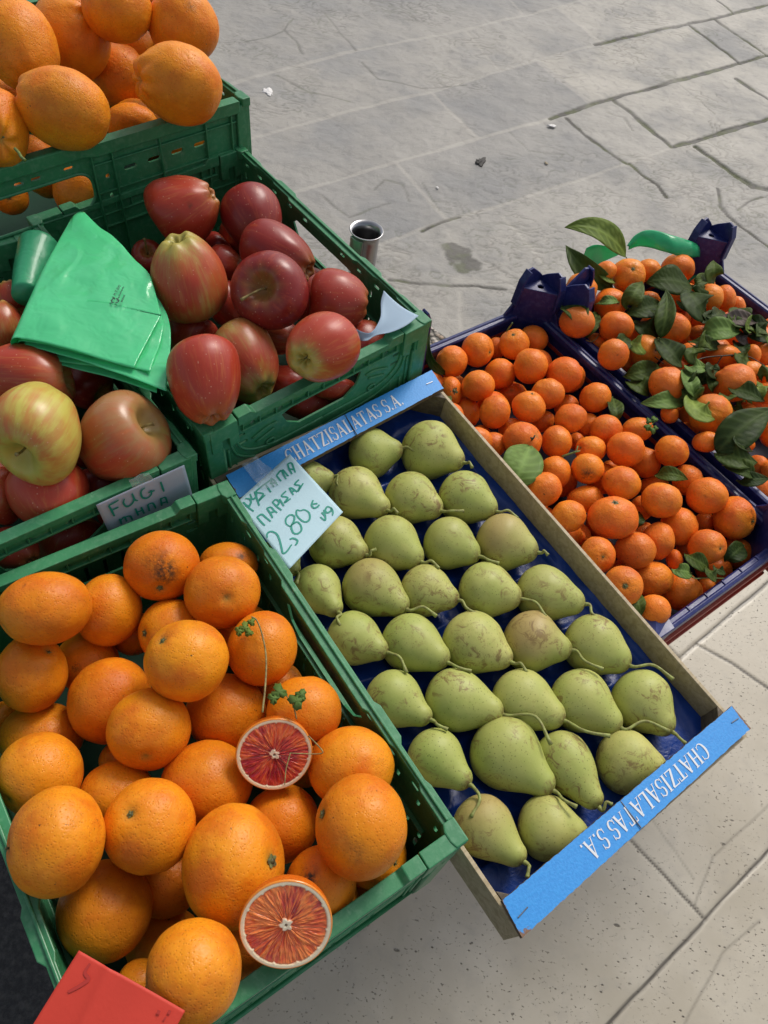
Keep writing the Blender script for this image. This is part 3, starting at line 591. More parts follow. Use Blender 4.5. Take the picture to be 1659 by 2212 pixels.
for k in range(n+1):
    w = rad(-175-51+55*k/n+30)
    for r in (R0*.95, R0*1.16):
        for z in (zz-.0045, zz-.060): vs.append((r*cos(w), r*sin(w), z))
fs = []
for k in range(n): b = 4*k; fs += [(b, b+1, b+5, b+4), (b+2, b+6, b+7, b+3), (b, b+4, b+6, b+2), (b+1, b+3, b+7, b+5)]
fs += [(0, 2, 3, 1), (4*n, 4*n+1, 4*n+3, 4*n+2)]; m.add(vs, fs); o = m.build('clip', mt.m, e); bevel(o, .0006)
ag = N('exposed_aggregate'); vc = ag.voro(75, out='Color'); vd = ag.voro(75); s3 = ag.sep(vc)
c = ag.mixc(s3['Red'], (.55, .50, .44), (.20, .17, .14)); c = ag.mixc(ag.ramp(s3['Green'], .6, .8), c, (.33, .24, .17)); c = ag.mixc(ag.ramp(vd, .38, .6), c, (.10, .09, .075))
ag.fin(c, .65, ag.bump(ag.math('SUBTRACT', 1., vd), .012, .9))
q0, q1 = at(918, 690, -H+.10)[:2], at(985, 738, -H+.10)[:2]; dd = (q1-q0)/np.linalg.norm(q1-q0); nn_ = np.array([dd[1], -dd[0]]); tc = np.array([tp[0], tp[1]])
if nn_@(tc-q0) < 0: nn_ = -nn_
cc_ = q0+dd*(dd@(tc-q0)); hs_ = max(.24, .1)
Ei = e.matrix_world.inverted(); sq = [Ei @ Vector((*(q0+dd*a+nn_*b), 0)) for a, b in ((dd@(tc-q0)-.30, 0), (dd@(tc-q0)+.30, 0), (dd@(tc-q0)+.30, .60), (dd@(tc-q0)-.30, .60))]
m = MB(); m.panel([(p.x, p.y) for p in sq], [], lambda a, b, t: (a, b, t), 0, .10); o = m.build('slab', ag.m, e); bevel(o, .012, 3)
print('slab tube distance', nn_@(tc-q0))

# ------------------------------------------------------------------ pear tray
M, W, L = FR['pear']; zt = -.6955+H
pt = empty('wooden_tray', M); tag(pt, 'open wooden pear tray with two bright blue lettered end strips', 'tray')
Mi = M.inverted(); TD = .055; EX = .028
def loc(px, py, z): return Mi @ V(at(px, py, z))
for s, nm in ((-1, 'right'), (1, 'left')):
    m = MB(); x = -.004 if s < 0 else -W+.0; m.box(x, x+.004, -EX+.004, L+.018, -TD, -.0065); o = m.build('side_board', M_PLY, pt); bevel(o, .0004, 1)
for y in (-EX, L+.018):
    m = MB(); m.box(-W+.001, -.001, y, y+.0038, -TD, -.0065); m.build('end_board', M_PLY, pt)
m = MB(); m.box(-W+.001, -.001, -EX, L+.018, -TD-.004, -TD-.0002); m.build('bottom_board', M_PLY, pt)
for sx in (0, 1):
    for sy in (0, 1):
        X = (lambda x: -.0045-x) if sx == 0 else (lambda x: -W+.0045+x); Y = (lambda y: -EX+.004+y) if sy == 0 else (lambda y: L+.0178-y)
        m = MB(); m.panel([(X(0), Y(0)), (X(.034), Y(0)), (X(0), Y(.034))], [], lambda a, b, t: (a, b, t), -TD+.001, -.006); o = m.build('corner_block', M_PLYD, pt); bevel(o, .0006)
strips = []
for nm, q in (('back', [(488, 1031), (931, 804), (957, 841), (517, 1077)]), ('front', [(1083, 1946), (1576, 1528), (1618, 1575), (1128, 2026)])):
    zz = -.6695 if nm == 'back' else -.695
    P = [Mi @ V(at(x, y, zz)) for x, y in q]                      # left-inner.. order around
    if nm == 'back': P = [Mi @ V(at(x, y, z2)) for (x, y), z2 in zip(q, (-.672, -.669, -.669, -.672))]
    zl = sum(p.z for p in P)/4; n1, n2 = 90, 8; vs = []; ed = []
    for i in range(n1+1):
        for j in range(n2+1):
            u, v = i/n1, j/n2; p = (P[0]*(1-u)+P[1]*u)*(1-v)+(P[3]*(1-u)+P[2]*u)*v
            e1 = min(u, 1-u)*n1; e2 = min(v, 1-v)*n2; ee = max(math.exp(-e1/2.2), math.exp(-e2*1.0)*.62)
            if nm == 'front': ee = max(ee, 1.15*math.exp(-math.hypot(i-2, (n2-j)*1.6)/7), .8*math.exp(-math.hypot(n1-i-3, (j-2)*1.6)/3))
            else: ee *= .75
            jit = Vector((RNG.normal()*.0002, RNG.normal()*.0002, 0)) if (i in (0, n1) or j in (0, n2)) else Vector((0, 0, 0))
            vs.append(p+jit+Vector((0, 0, .0028+zl-p.z))); ed.append((ee, 0, 0))
    top = [(i*(n2+1)+j, (i+1)*(n2+1)+j, (i+1)*(n2+1)+j+1, i*(n2+1)+j+1) for i in range(n1) for j in range(n2)]
    me = mesh_obj('printed_strip', vs, top, M_BLUE, pt, False); col_attr(me.data, 'fx', ed); strip_ob = me
    bnd = [i*(n2+1) for i in range(n1+1)]+[n1*(n2+1)+j for j in range(1, n2+1)]+[i*(n2+1)+n2 for i in range(n1-1, -1, -1)]+[j for j in range(n2-1, 0, -1)]
    k = len(bnd); m = MB(); m.add([vs[b]-Vector((0, 0, .0002)) for b in bnd]+[vs[b]-Vector((0, 0, .0062)) for b in bnd], [(i, (i+1) % k, k+(i+1) % k, k+i) for i in range(k)]+[tuple(range(k))[::-1], tuple(range(k, 2*k))])
    m.build('cap_board', M_MDF, pt); strips.append((P, zl+.0028, strip_ob))
    # staples
    for u, v, w in (((.035, .55, .5), (.97, .45, .2)) if nm == 'front' else ((.955, .5, .2),)):
        c = (P[0]*(1-u)+P[1]*u)*(1-v)+(P[3]*(1-u)+P[2]*u)*v; c.z = zl+.0034; d = (P[1]-P[0]).normalized()*.006*(1 if w > .3 else .8); d = Matrix.Rotation(w*.6-.2, 3, 'Z') @ d
        m = MB(); m.tube([c-d-Vector((0, 0, .002)), c-d, c+d, c+d-Vector((0, 0, .002))], .0005, 6); m.build('staple', M_STEEL, strip_ob)
    c = (P[0]+P[1]+P[2]+P[3])/4; dl = (P[2]-P[1]).normalized(); c = c+(P[1]-P[0])*(-.03 if nm == 'front' else .04); c.z = zl+.0034
    m = MB(); hw = (P[2]-P[1]).length*.52; m.tube([c-dl*hw-Vector((0, 0, .006)), c-dl*hw, c+dl*hw, c+dl*hw-Vector((0, 0, .006))], .0006, 6); m.build('wire_staple', M_STEEL, strip_ob)
def text_mesh(name, body, mat, parent, Mx, size=1., font=None, bold=0., sx=1., ext=.0):
    cu = bpy.data.curves.new(name, 'FONT'); cu.body = body; cu.size = size; cu.align_x = 'CENTER'; cu.align_y = 'CENTER'; cu.offset = bold; cu.extrude = ext; cu.resolution_u = 3
    t = bpy.data.objects.new(name, cu); COL.objects.link(t); bpy.context.view_layer.update()
    me = bpy.data.meshes.new_from_object(t.evaluated_get(bpy.context.evaluated_depsgraph_get())); bpy.data.objects.remove(t)
    v = np.array([x.co[:] for x in me.vertices]); faces = [tuple(p.vertices) for p in me.polygons]; return v, faces
# serif letters built from strokes and serifs (unit box 0..w, 0..1)
def serif_letters(word):
    T, tn, sf = .150, .062, .035
    def st(x0, y0, x1, y1, w): 
        d = math.hypot(x1-x0, y1-y0); nx, ny = -(y1-y0)/d*w/2, (x1-x0)/d*w/2; return [(x0+nx, y0+ny), (x1+nx, y1+ny), (x1-nx, y1-ny), (x0-nx, y0-ny)]
    def ser(x, y, w=.30): return [(x-w/2, y-sf/2 if y > .5 else y), (x+w/2, y-sf/2 if y > .5 else y), (x+w/2, y+sf/2 if y < .5 else y+sf/2), (x-w/2, y+sf/2)]
    def arc(cx, cy, rx, ry, a0, a1, w0, w1, n=14):
        o = []; i_ = []
        for k in range(n+1):
            t = k/n; a = rad(a0+(a1-a0)*t); w = w0+(w1-w0)*math.sin(pi*t); o.append((cx+(rx)*cos(a), cy+(ry)*sin(a))); i_.append((cx+(rx-w)*cos(a), cy+(ry-w*.55)*sin(a)))
        return o+i_[::-1]
    G = {'C': (.74, [arc(.40, .5, .37, .52, 48, 312, .05, .16), st(.66, .68, .66, .98, .05), st(.66, .05, .66, .27, .05)]),
         'H': (.84, [st(.19, 0, .19, 1, T), st(.65, 0, .65, 1, T), st(.19, .5, .65, .5, tn), ser(.19, 0), ser(.19, 1), ser(.65, 0), ser(.65, 1)]),
         'A': (.80, [st(.12, 0, .40, 1.0, tn), st(.38, 1.0, .67, 0, T), st(.22, .33, .58, .33, tn), ser(.12, 0, .26), ser(.67, 0, .28)]),
         'T': (.72, [st(.36, 0, .36, 1, T), st(.03, .97, .69, .97, tn), st(.05, .76, .05, 1, .05), st(.67, .76, .67, 1, .05), ser(.36, 0)]),
         'Z': (.70, [st(.06, .97, .64, .97, tn), st(.60, .96, .12, .04, T), st(.06, .03, .66, .03, tn), st(.08, .76, .08, 1, .05), st(.64, 0, .64, .26, .05)]),
         'I': (.40, [st(.20, 0, .20, 1, T), ser(.20, 0), ser(.20, 1)]),
         'S': (.60, [arc(.30, .74, .25, .28, 30, 270, .06, .14), arc(.30, .26, .26, .28, 90, -150, .06, .14), st(.54, .70, .54, .98, .05), st(.06, .02, .06, .30, .05)]),
         'L': (.66, [st(.19, 0, .19, 1, T), st(.10, .03, .62, .03, tn), st(.61, 0, .61, .27, .05), ser(.19, 1)]),
         '.': (.26, [[(.06, 0), (.18, 0), (.18, .13), (.06, .13)]]), ' ': (.30, [])}
    x = 0; out = []
    for ch in word:
        w, polys = G[ch]; out += [[(x+a, b) for a, b in p] for p in polys]; x += w+.02
    return out, x
polys, tw = serif_letters('CHATZISALATAS S.A.')
def lettering(P, zl, sob, a, b, flip, nm):
    """letters lie on the strip between a and b (0..1 along), flip reads from the far side"""
    m = MB()
    for i, p in enumerate(polys):
        area = sum(p[k][0]*p[(k+1) % len(p)][1]-p[(k+1) % len(p)][0]*p[k][1] for k in range(len(p)))
        if area < 0: p = p[::-1]
        def fn(x, y, t, i=i):
            u = a+(b-a)*x/tw; v = .80-.60*y
            if flip: v = .22+.56*y
            q = (P[0]*(1-u)+P[1]*u)*(1-v)+(P[3]*(1-u)+P[2]*u)*v; return (q.x, q.y, zl+.00012+.00001*(i % 7)+t)
        m.panel(p, [], fn, .0001, .0004)
    m.build('lettering', M_WHITE, sob)
lettering(*strips[0], .235, .80, False, 'b'); lettering(*strips[1], .82, .275, True, 'f')
# ------------------------------------------------------------------ fruit: placed at real depth, sizes follow from the depth
def ORD(n): return {1: 'first', 2: 'second', 3: 'third', 4: 'fourth', 5: 'fifth', 6: 'sixth', 7: 'seventh', 8: 'eighth', 9: 'ninth', 10: 'tenth', 11: 'eleventh', 12: 'twelfth', 13: 'thirteenth', 14: 'fourteenth', 15: 'fifteenth', 16: 'sixteenth', 17: 'seventeenth', 18: 'eighteenth', 19: 'nineteenth', 20: 'twentieth'}.get(n, str(n)+'th')
def rimz(key, px, py):
    """height (from the phone) of the crate's rim plane where (px, py) looks through it"""
    M = FR[key][0]; n = M.to_3x3() @ Vector((0, 0, 1)); p0 = M.translation; d = V(ray(px, py)); o = Vector((0, 0, H))
    t = n.dot(p0-o)/n.dot(d); return t*d.z
class Fr: pass
def load(key, data, ox, oy, k):
    out = []
    for e in data:
        f = Fr(); x, y, rx, ry, ang, dz = e[:6]; (f.x, f.y), = zc([(x, y)], ox, oy, k); s = k/1.507; f.rx, f.ry, f.ang = rx*s, ry*s, ang
        f.key = key; f.o = dict(e[6]) if len(e) > 6 else {}; f.label = e[7] if len(e) > 7 else None; f.dz = dz/1000
        f.r = (f.rx+f.ry)/2; z = rimz(key, f.x, f.y)+f.dz; f.t = z/ray(f.x, f.y)[2]; f.s = s; out.append(f)
    return out
def settle(fs, it=60, gap=.95):
    for _ in range(it):
        mv = 0
        P = [ray(f.x, f.y)*f.t for f in fs]; R = [f.r/F_PX*f.t*(ray(f.x, f.y)@_f) for f in fs]
        for i in range(len(fs)):
            for j in range(i):
                d = P[i]-P[j]; D = math.sqrt(d@d); need = (R[i]+R[j])*gap
                if D < need:
                    a, b = (i, j) if fs[i].dz < fs[j].dz or (fs[i].dz == fs[j].dz and fs[i].t > fs[j].t) else (j, i)
                    e = (need-D)*.35; fs[a].t += e*.8; fs[b].t -= e*.25; mv += e
        if mv < 1e-4: break
def sphere_grid(nu, nv):
    ph = np.arange(nu)*2*pi/nu; th = np.linspace(0, pi, nv+1)[1:-1]; T, P = np.meshgrid(th, ph, indexing='ij')
    v = np.stack([np.sin(T)*np.cos(P), np.sin(T)*np.sin(P), np.cos(T)], -1).reshape(-1, 3); v = np.concatenate([v, [[0, 0, 1], [0, 0, -1]]])
    fs = []; m = nv-1
    for i in range(m-1):
        for k in range(nu): fs.append((i*nu+k, (i+1)*nu+k, (i+1)*nu+(k+1) % nu, i*nu+(k+1) % nu))
    t, b = m*nu, m*nu+1
    for k in range(nu): fs.append((t, k, (k+1) % nu)); fs.append((b, (m-1)*nu+(k+1) % nu, (m-1)*nu+k))
    return v, fs
GRIDS = {n: sphere_grid(*n) for n in ((64, 44), (40, 28), (24, 16))}
def pole_dir(f):
    """world direction of the stem end from its picture offset"""
    if 'p' in f.o:
        ex, ey = (f.o['p'][0]*f.s/f.r), -(f.o['p'][1]*f.s/f.r); q = ex*ex+ey*ey
        if q > .98: k = .985/math.sqrt(q); ex *= k; ey *= k; q = ex*ex+ey*ey
        w = ex*_r+ey*_u-math.sqrt(max(0, 1-q))*_f
        if f.o.get('away'): w = ex*_r+ey*_u+.35*_f
    else:
        an = random.uniform(0, 6.28); w = cos(an)*_r+sin(an)*_u+random.uniform(-.15, .3)*_f
    return V(w).normalized()
def basis(w, spin):
    q = w.to_track_quat('Z', 'X').to_matrix() @ Matrix.Rotation(spin, 3, 'Z'); return q
def stain_field(v, f, q, n=0):
    """marks on the skin: list of (dx, dy, radius, strength) in picture units"""
    s = np.zeros(len(v)); Q = np.array(q)
    for dx, dy, r, k in f.o.get('st', []):
        ex, ey = dx*f.s/f.r, -dy*f.s/f.r; w = ex*_r+ey*_u-math.sqrt(max(.02, 1-ex*ex-ey*ey))*_f; w = w/np.linalg.norm(w); l = Q.T@w
        d = np.arccos(np.clip(v@l, -1, 1)); rr = r*f.s/f.r; s = np.maximum(s, k*np.clip(1.15-(d/rr)**1.6, 0, 1))
    return s
def place(f):
    if getattr(f, 'pos', None) is not None: return f.pos
    return ray(f.x, f.y)*f.t+np.array([0, 0, H])
def radius(f): return f.R if getattr(f, 'R', None) else f.r/F_PX*f.t*(ray(f.x, f.y)@_f)
def keep_in(fs, key, wall=.009):
    M, W, L = FR[key]; Mi_ = M.inverted()
    for f in fs:
        best = None; t0 = f.t
        for k in range(15):
            f.t = t0*(1-.0055*k); R = radius(f); p = Mi_ @ V(place(f)); zc_ = p.z
            e = R*.97 if zc_ <= 0 else math.sqrt(max(0, R*R*.94-zc_*zc_)) if zc_ < R*.97 else -.02
            x = min(max(p.x, -W+wall+e), -wall-e); y = min(max(p.y, wall+e), L-wall-e); c_ = math.hypot(x-p.x, y-p.y)+.0009*k
            if best is None or c_ < best[0]: best = (c_, f.t, x, y, p)
        c_, f.t, x, y, p = best
        if abs(x-p.x)+abs(y-p.y) > 1e-5: f.pos = np.array((M @ Vector((x, y, p.z)))[:])
def fillers(fs, key, zs, R, label, n_seed=1):
    """fruit of the layers below, kept only where a gap lets one see it"""
    M, W, L = FR[key]; out = []; all_ = [(place(f), radius(f)) for f in fs]; rg = random.Random(n_seed)
    cams = [np.array([0, 0, H]), np.array([-.12, 0, H]), np.array([.12, 0, H])]
    for z in zs:
        y = R+.012; row = 0
        while y < L-R-.01:
            x = -R-.012-(R if row % 2 else 0)
            while x > -W+R+.01:
                p = np.array((M @ Vector((x+rg.uniform(-1, 1)*R*.2, y+rg.uniform(-1, 1)*R*.2, z+rg.uniform(-1, 1)*R*.15)))[:]); r = R*rg.uniform(.9, 1.05)
                if all(np.linalg.norm(p-q) > (r+s)*.90 for q, s in all_):
                    seen = 0
                    for k in range(40):
                        d = np.array([rg.gauss(0, 1) for _ in range(3)]); d /= np.linalg.norm(d); s_ = p+d*r
                        if d@(cams[0]-p) < 0: continue
                        o_ = s_-cams[0]; D = np.linalg.norm(o_); o_ /= D
                        if all(not (0 < (q-cams[0])@o_ < D-.001 and np.linalg.norm((q-cams[0])-((q-cams[0])@o_)*o_) < s*.97) for q, s in all_): seen += 1
                    if seen >= 2:
                        q_ = px_of(p)
                        if -150 < q_[0] < 1810 and -100 < q_[1] < 2330:
                            f = Fr(); f.x, f.y = q_; f.pos = p; f.R = r; f.t = 1; f.key = key; f.o = {'hue': rg.uniform(.5, 1)}; f.label = label; f.rx = f.ry = 20; f.r = 20; f.ang = 0; f.s = 1; f.dz = -.1; out.append(f); all_.append((p, r))
                x -= 2.02*R
            y += 1.78*R; row += 1
    return out
def stretch(v, f, q):
    """ellipse seen in the picture -> stretch along the matching direction"""
    if abs(f.rx-f.ry) < 1e-6: return v
    a = rad(f.ang); ax = cos(a)*_r-sin(a)*_u; bx = sin(a)*_r+cos(a)*_u; Q = np.array(q).T; la, lb = Q@ax, Q@bx
    for l, k in ((la, f.rx/f.r), (lb, f.ry/f.r)): v = v+(k-1)*np.outer(v@l, l)
    return v
CNT = [0]
def citrus_fruit(f, name, mat, cat, group, flat_=.95, lump=.02, navel=0):
    CNT[0] += 1; sd = CNT[0]*7; c = place(f); R = radius(f)
    res = (64, 44) if f.r > 60 else (40, 28) if f.r > 22 else (24, 16)
    v0, fs = GRIDS[res]; w = pole_dir(f); q = basis(w, random.uniform(0, 6.28)); th = np.arccos(np.clip(v0[:, 2], -1, 1)); ph = np.arctan2(v0[:, 1], v0[:, 0])
    r = 1+lump*fbm(v0*1.5+sd, sd, 3)*1.6+lump*.25*fbm(v0*6+sd, sd+1, 2)
    r -= .075*np.exp(-(th/.17)**2)
    pk = f.o.get('puff', navel); r += pk*(.035*np.cos(7*ph+sd)*np.exp(-((th-.42)/.24)**2)+.05*np.exp(-((th-.45)/.25)**2)+.012*fbm(v0*9+sd, 5, 2)*np.exp(-(th/1.0)**2))
    r -= .02*np.exp(-((pi-th)/.12)**2)
    if f.o.get('nipple'): r += .22*np.exp(-(th/.42)**2)
    for dx, dy, rr, k in f.o.get('lobe', []):
        ex, ey = dx*f.s/f.r, -dy*f.s/f.r; ww = ex*_r+ey*_u-math.sqrt(max(.02, 1-ex*ex-ey*ey))*_f; l = np.array(q).T@(ww/np.linalg.norm(ww)); d = np.arccos(np.clip(v0@l, -1, 1)); r += k*np.exp(-(d/rr)**2)
    v = v0*r[:, None]; v[:, 2] *= flat_ if 'flat' not in f.o else f.o['flat']; v = stretch(v, f, q)
    o = mesh_obj(name, v*R, fs, mat); st = stain_field(v0, f, q); tint = np.clip(f.o.get('deep', 0)*(.5+.8*fbm(v0*1.3+sd, 9, 2)), 0, 1)
    col_attr(o.data, 'fx', np.stack([st, tint, .55*np.exp(-(th/.13)**2)], -1)); o.matrix_world = Matrix.Translation(V(c)) @ q.to_4x4()
    o['hue'] = float(f.o.get('hue', random.uniform(.2, .8))); tag(o, f.label, cat, group)
    if 'p' in f.o and f.o.get('cal', 1) and f.r > 18:
        m = MB(); k = f.o.get('cals', 1)*max(.0026, R*.10); n = 5; zt = 1-.075 if not f.o.get('nipple') else 1.13; zt = zt*(flat_ if 'flat' not in f.o else f.o['flat'])*R
        pts = []
        for i in range(n*4):
            a = 2*pi*i/(n*4); rr = k*(1.0 if i % 4 == 0 else .66 if i % 4 == 2 else .85); pts.append((rr*cos(a), rr*sin(a), zt+.0002+.0006*(i % 4 == 0)+k*.1*random.random()))
        pts.append((0, 0, zt+.0009)); m.add(pts, [(i, (i+1) % (n*4), n*4) for i in range(n*4)]); m.add([(p[0]*.8, p[1]*.8, zt-.002) for p in pts[:-1]], [])
        m.tube([(0, 0, zt-.001), (0, 0, zt+.0016)], k*.34, 8); h = m.build('calyx', M_CALYX, o, True)
        S = f.rx/f.ry
        if 'stem' in f.o:
            P = [V(at(*zc([(a, b)], *f.o['reg'])[0], rimz(f.key, *zc([(a, b)], *f.o['reg'])[0])+z/1000)) for a, b, z in f.o['stem']]
            L = o.matrix_world.inverted(); m = MB(); pp = spline(([] if f.o.get('free') else [(0, 0, zt)])+[tuple(L @ p) for p in P], 5); m.tube(pp, [f.o.get('sr', .0011)]*len(pp), 7); m.build('stem', M_GSTEM, o, True)
    return o

Z1B = (0, 1600, .9042)
blood = load('blood', [
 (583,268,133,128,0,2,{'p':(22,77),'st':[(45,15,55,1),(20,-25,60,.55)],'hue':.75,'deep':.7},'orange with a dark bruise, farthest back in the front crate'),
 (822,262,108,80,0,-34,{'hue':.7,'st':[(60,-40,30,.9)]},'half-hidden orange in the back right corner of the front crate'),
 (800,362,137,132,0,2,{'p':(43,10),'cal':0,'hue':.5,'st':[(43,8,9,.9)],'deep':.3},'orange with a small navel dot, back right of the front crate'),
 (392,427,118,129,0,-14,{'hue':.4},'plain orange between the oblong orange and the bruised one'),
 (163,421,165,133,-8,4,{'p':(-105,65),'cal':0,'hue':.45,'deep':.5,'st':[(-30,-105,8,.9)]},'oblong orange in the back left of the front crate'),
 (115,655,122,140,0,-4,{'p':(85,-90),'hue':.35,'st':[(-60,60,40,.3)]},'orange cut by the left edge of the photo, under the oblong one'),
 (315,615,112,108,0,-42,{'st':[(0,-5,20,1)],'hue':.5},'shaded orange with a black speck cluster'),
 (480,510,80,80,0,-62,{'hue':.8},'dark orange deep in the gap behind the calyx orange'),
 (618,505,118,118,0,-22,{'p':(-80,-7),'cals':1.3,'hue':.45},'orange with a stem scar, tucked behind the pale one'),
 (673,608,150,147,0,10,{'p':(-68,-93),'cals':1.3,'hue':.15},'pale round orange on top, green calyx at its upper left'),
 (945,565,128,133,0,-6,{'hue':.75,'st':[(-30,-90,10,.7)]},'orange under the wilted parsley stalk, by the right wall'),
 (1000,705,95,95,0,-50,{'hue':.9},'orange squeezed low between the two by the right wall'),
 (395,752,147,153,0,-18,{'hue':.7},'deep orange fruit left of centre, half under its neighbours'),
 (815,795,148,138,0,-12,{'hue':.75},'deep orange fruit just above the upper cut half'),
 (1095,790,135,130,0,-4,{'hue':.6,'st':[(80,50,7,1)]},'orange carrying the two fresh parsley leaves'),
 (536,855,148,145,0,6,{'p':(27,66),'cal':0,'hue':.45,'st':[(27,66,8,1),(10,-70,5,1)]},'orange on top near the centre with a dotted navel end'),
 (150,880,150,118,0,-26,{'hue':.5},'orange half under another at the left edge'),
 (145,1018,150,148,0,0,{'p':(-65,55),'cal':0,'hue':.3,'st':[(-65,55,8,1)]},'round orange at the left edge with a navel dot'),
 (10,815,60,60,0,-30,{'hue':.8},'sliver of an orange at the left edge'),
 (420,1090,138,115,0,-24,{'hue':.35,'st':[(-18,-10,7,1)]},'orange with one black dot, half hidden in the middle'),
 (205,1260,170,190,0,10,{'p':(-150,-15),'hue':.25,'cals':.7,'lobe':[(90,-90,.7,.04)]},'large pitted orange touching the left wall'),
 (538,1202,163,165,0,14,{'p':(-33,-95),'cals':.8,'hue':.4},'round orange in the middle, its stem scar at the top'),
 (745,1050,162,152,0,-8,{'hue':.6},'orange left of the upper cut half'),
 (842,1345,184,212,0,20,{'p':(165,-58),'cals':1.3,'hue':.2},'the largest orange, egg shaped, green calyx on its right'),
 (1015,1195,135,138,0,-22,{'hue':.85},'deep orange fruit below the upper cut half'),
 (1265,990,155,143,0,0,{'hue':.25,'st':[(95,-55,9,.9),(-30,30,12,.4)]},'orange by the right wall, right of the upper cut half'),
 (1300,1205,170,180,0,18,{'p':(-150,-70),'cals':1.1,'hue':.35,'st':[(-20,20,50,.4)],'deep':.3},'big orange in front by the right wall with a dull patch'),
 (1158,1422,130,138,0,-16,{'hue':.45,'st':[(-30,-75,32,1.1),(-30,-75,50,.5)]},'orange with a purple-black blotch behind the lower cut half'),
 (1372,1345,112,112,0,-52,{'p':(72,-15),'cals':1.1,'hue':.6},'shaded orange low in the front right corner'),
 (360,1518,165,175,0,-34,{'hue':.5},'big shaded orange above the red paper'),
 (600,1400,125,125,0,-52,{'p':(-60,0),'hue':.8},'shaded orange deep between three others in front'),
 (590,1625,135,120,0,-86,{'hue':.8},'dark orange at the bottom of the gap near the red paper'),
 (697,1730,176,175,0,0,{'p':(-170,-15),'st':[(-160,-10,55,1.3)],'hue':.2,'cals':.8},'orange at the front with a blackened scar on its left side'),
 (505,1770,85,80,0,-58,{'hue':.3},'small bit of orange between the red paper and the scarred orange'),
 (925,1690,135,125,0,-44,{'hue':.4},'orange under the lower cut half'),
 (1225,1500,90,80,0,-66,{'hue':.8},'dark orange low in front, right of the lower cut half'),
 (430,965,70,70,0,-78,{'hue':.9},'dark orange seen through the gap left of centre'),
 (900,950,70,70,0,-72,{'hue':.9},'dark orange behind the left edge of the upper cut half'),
], *Z1B)
half_slots = load('blood', [(975,935,132,143,0,6,{'x':1}), (1025,1550,160,175,0,22,{'x':1})], *Z1B)
settle(blood+half_slots); keep_in(blood, 'blood')
blood += fillers(blood, 'blood', (-.072, -.118), .033, 'dark orange buried under the top layer of the front crate')
for f in blood: citrus_fruit(f, 'blood_orange', M_BLOOD, 'orange', 'whole oranges in the front crate', .97, .02)

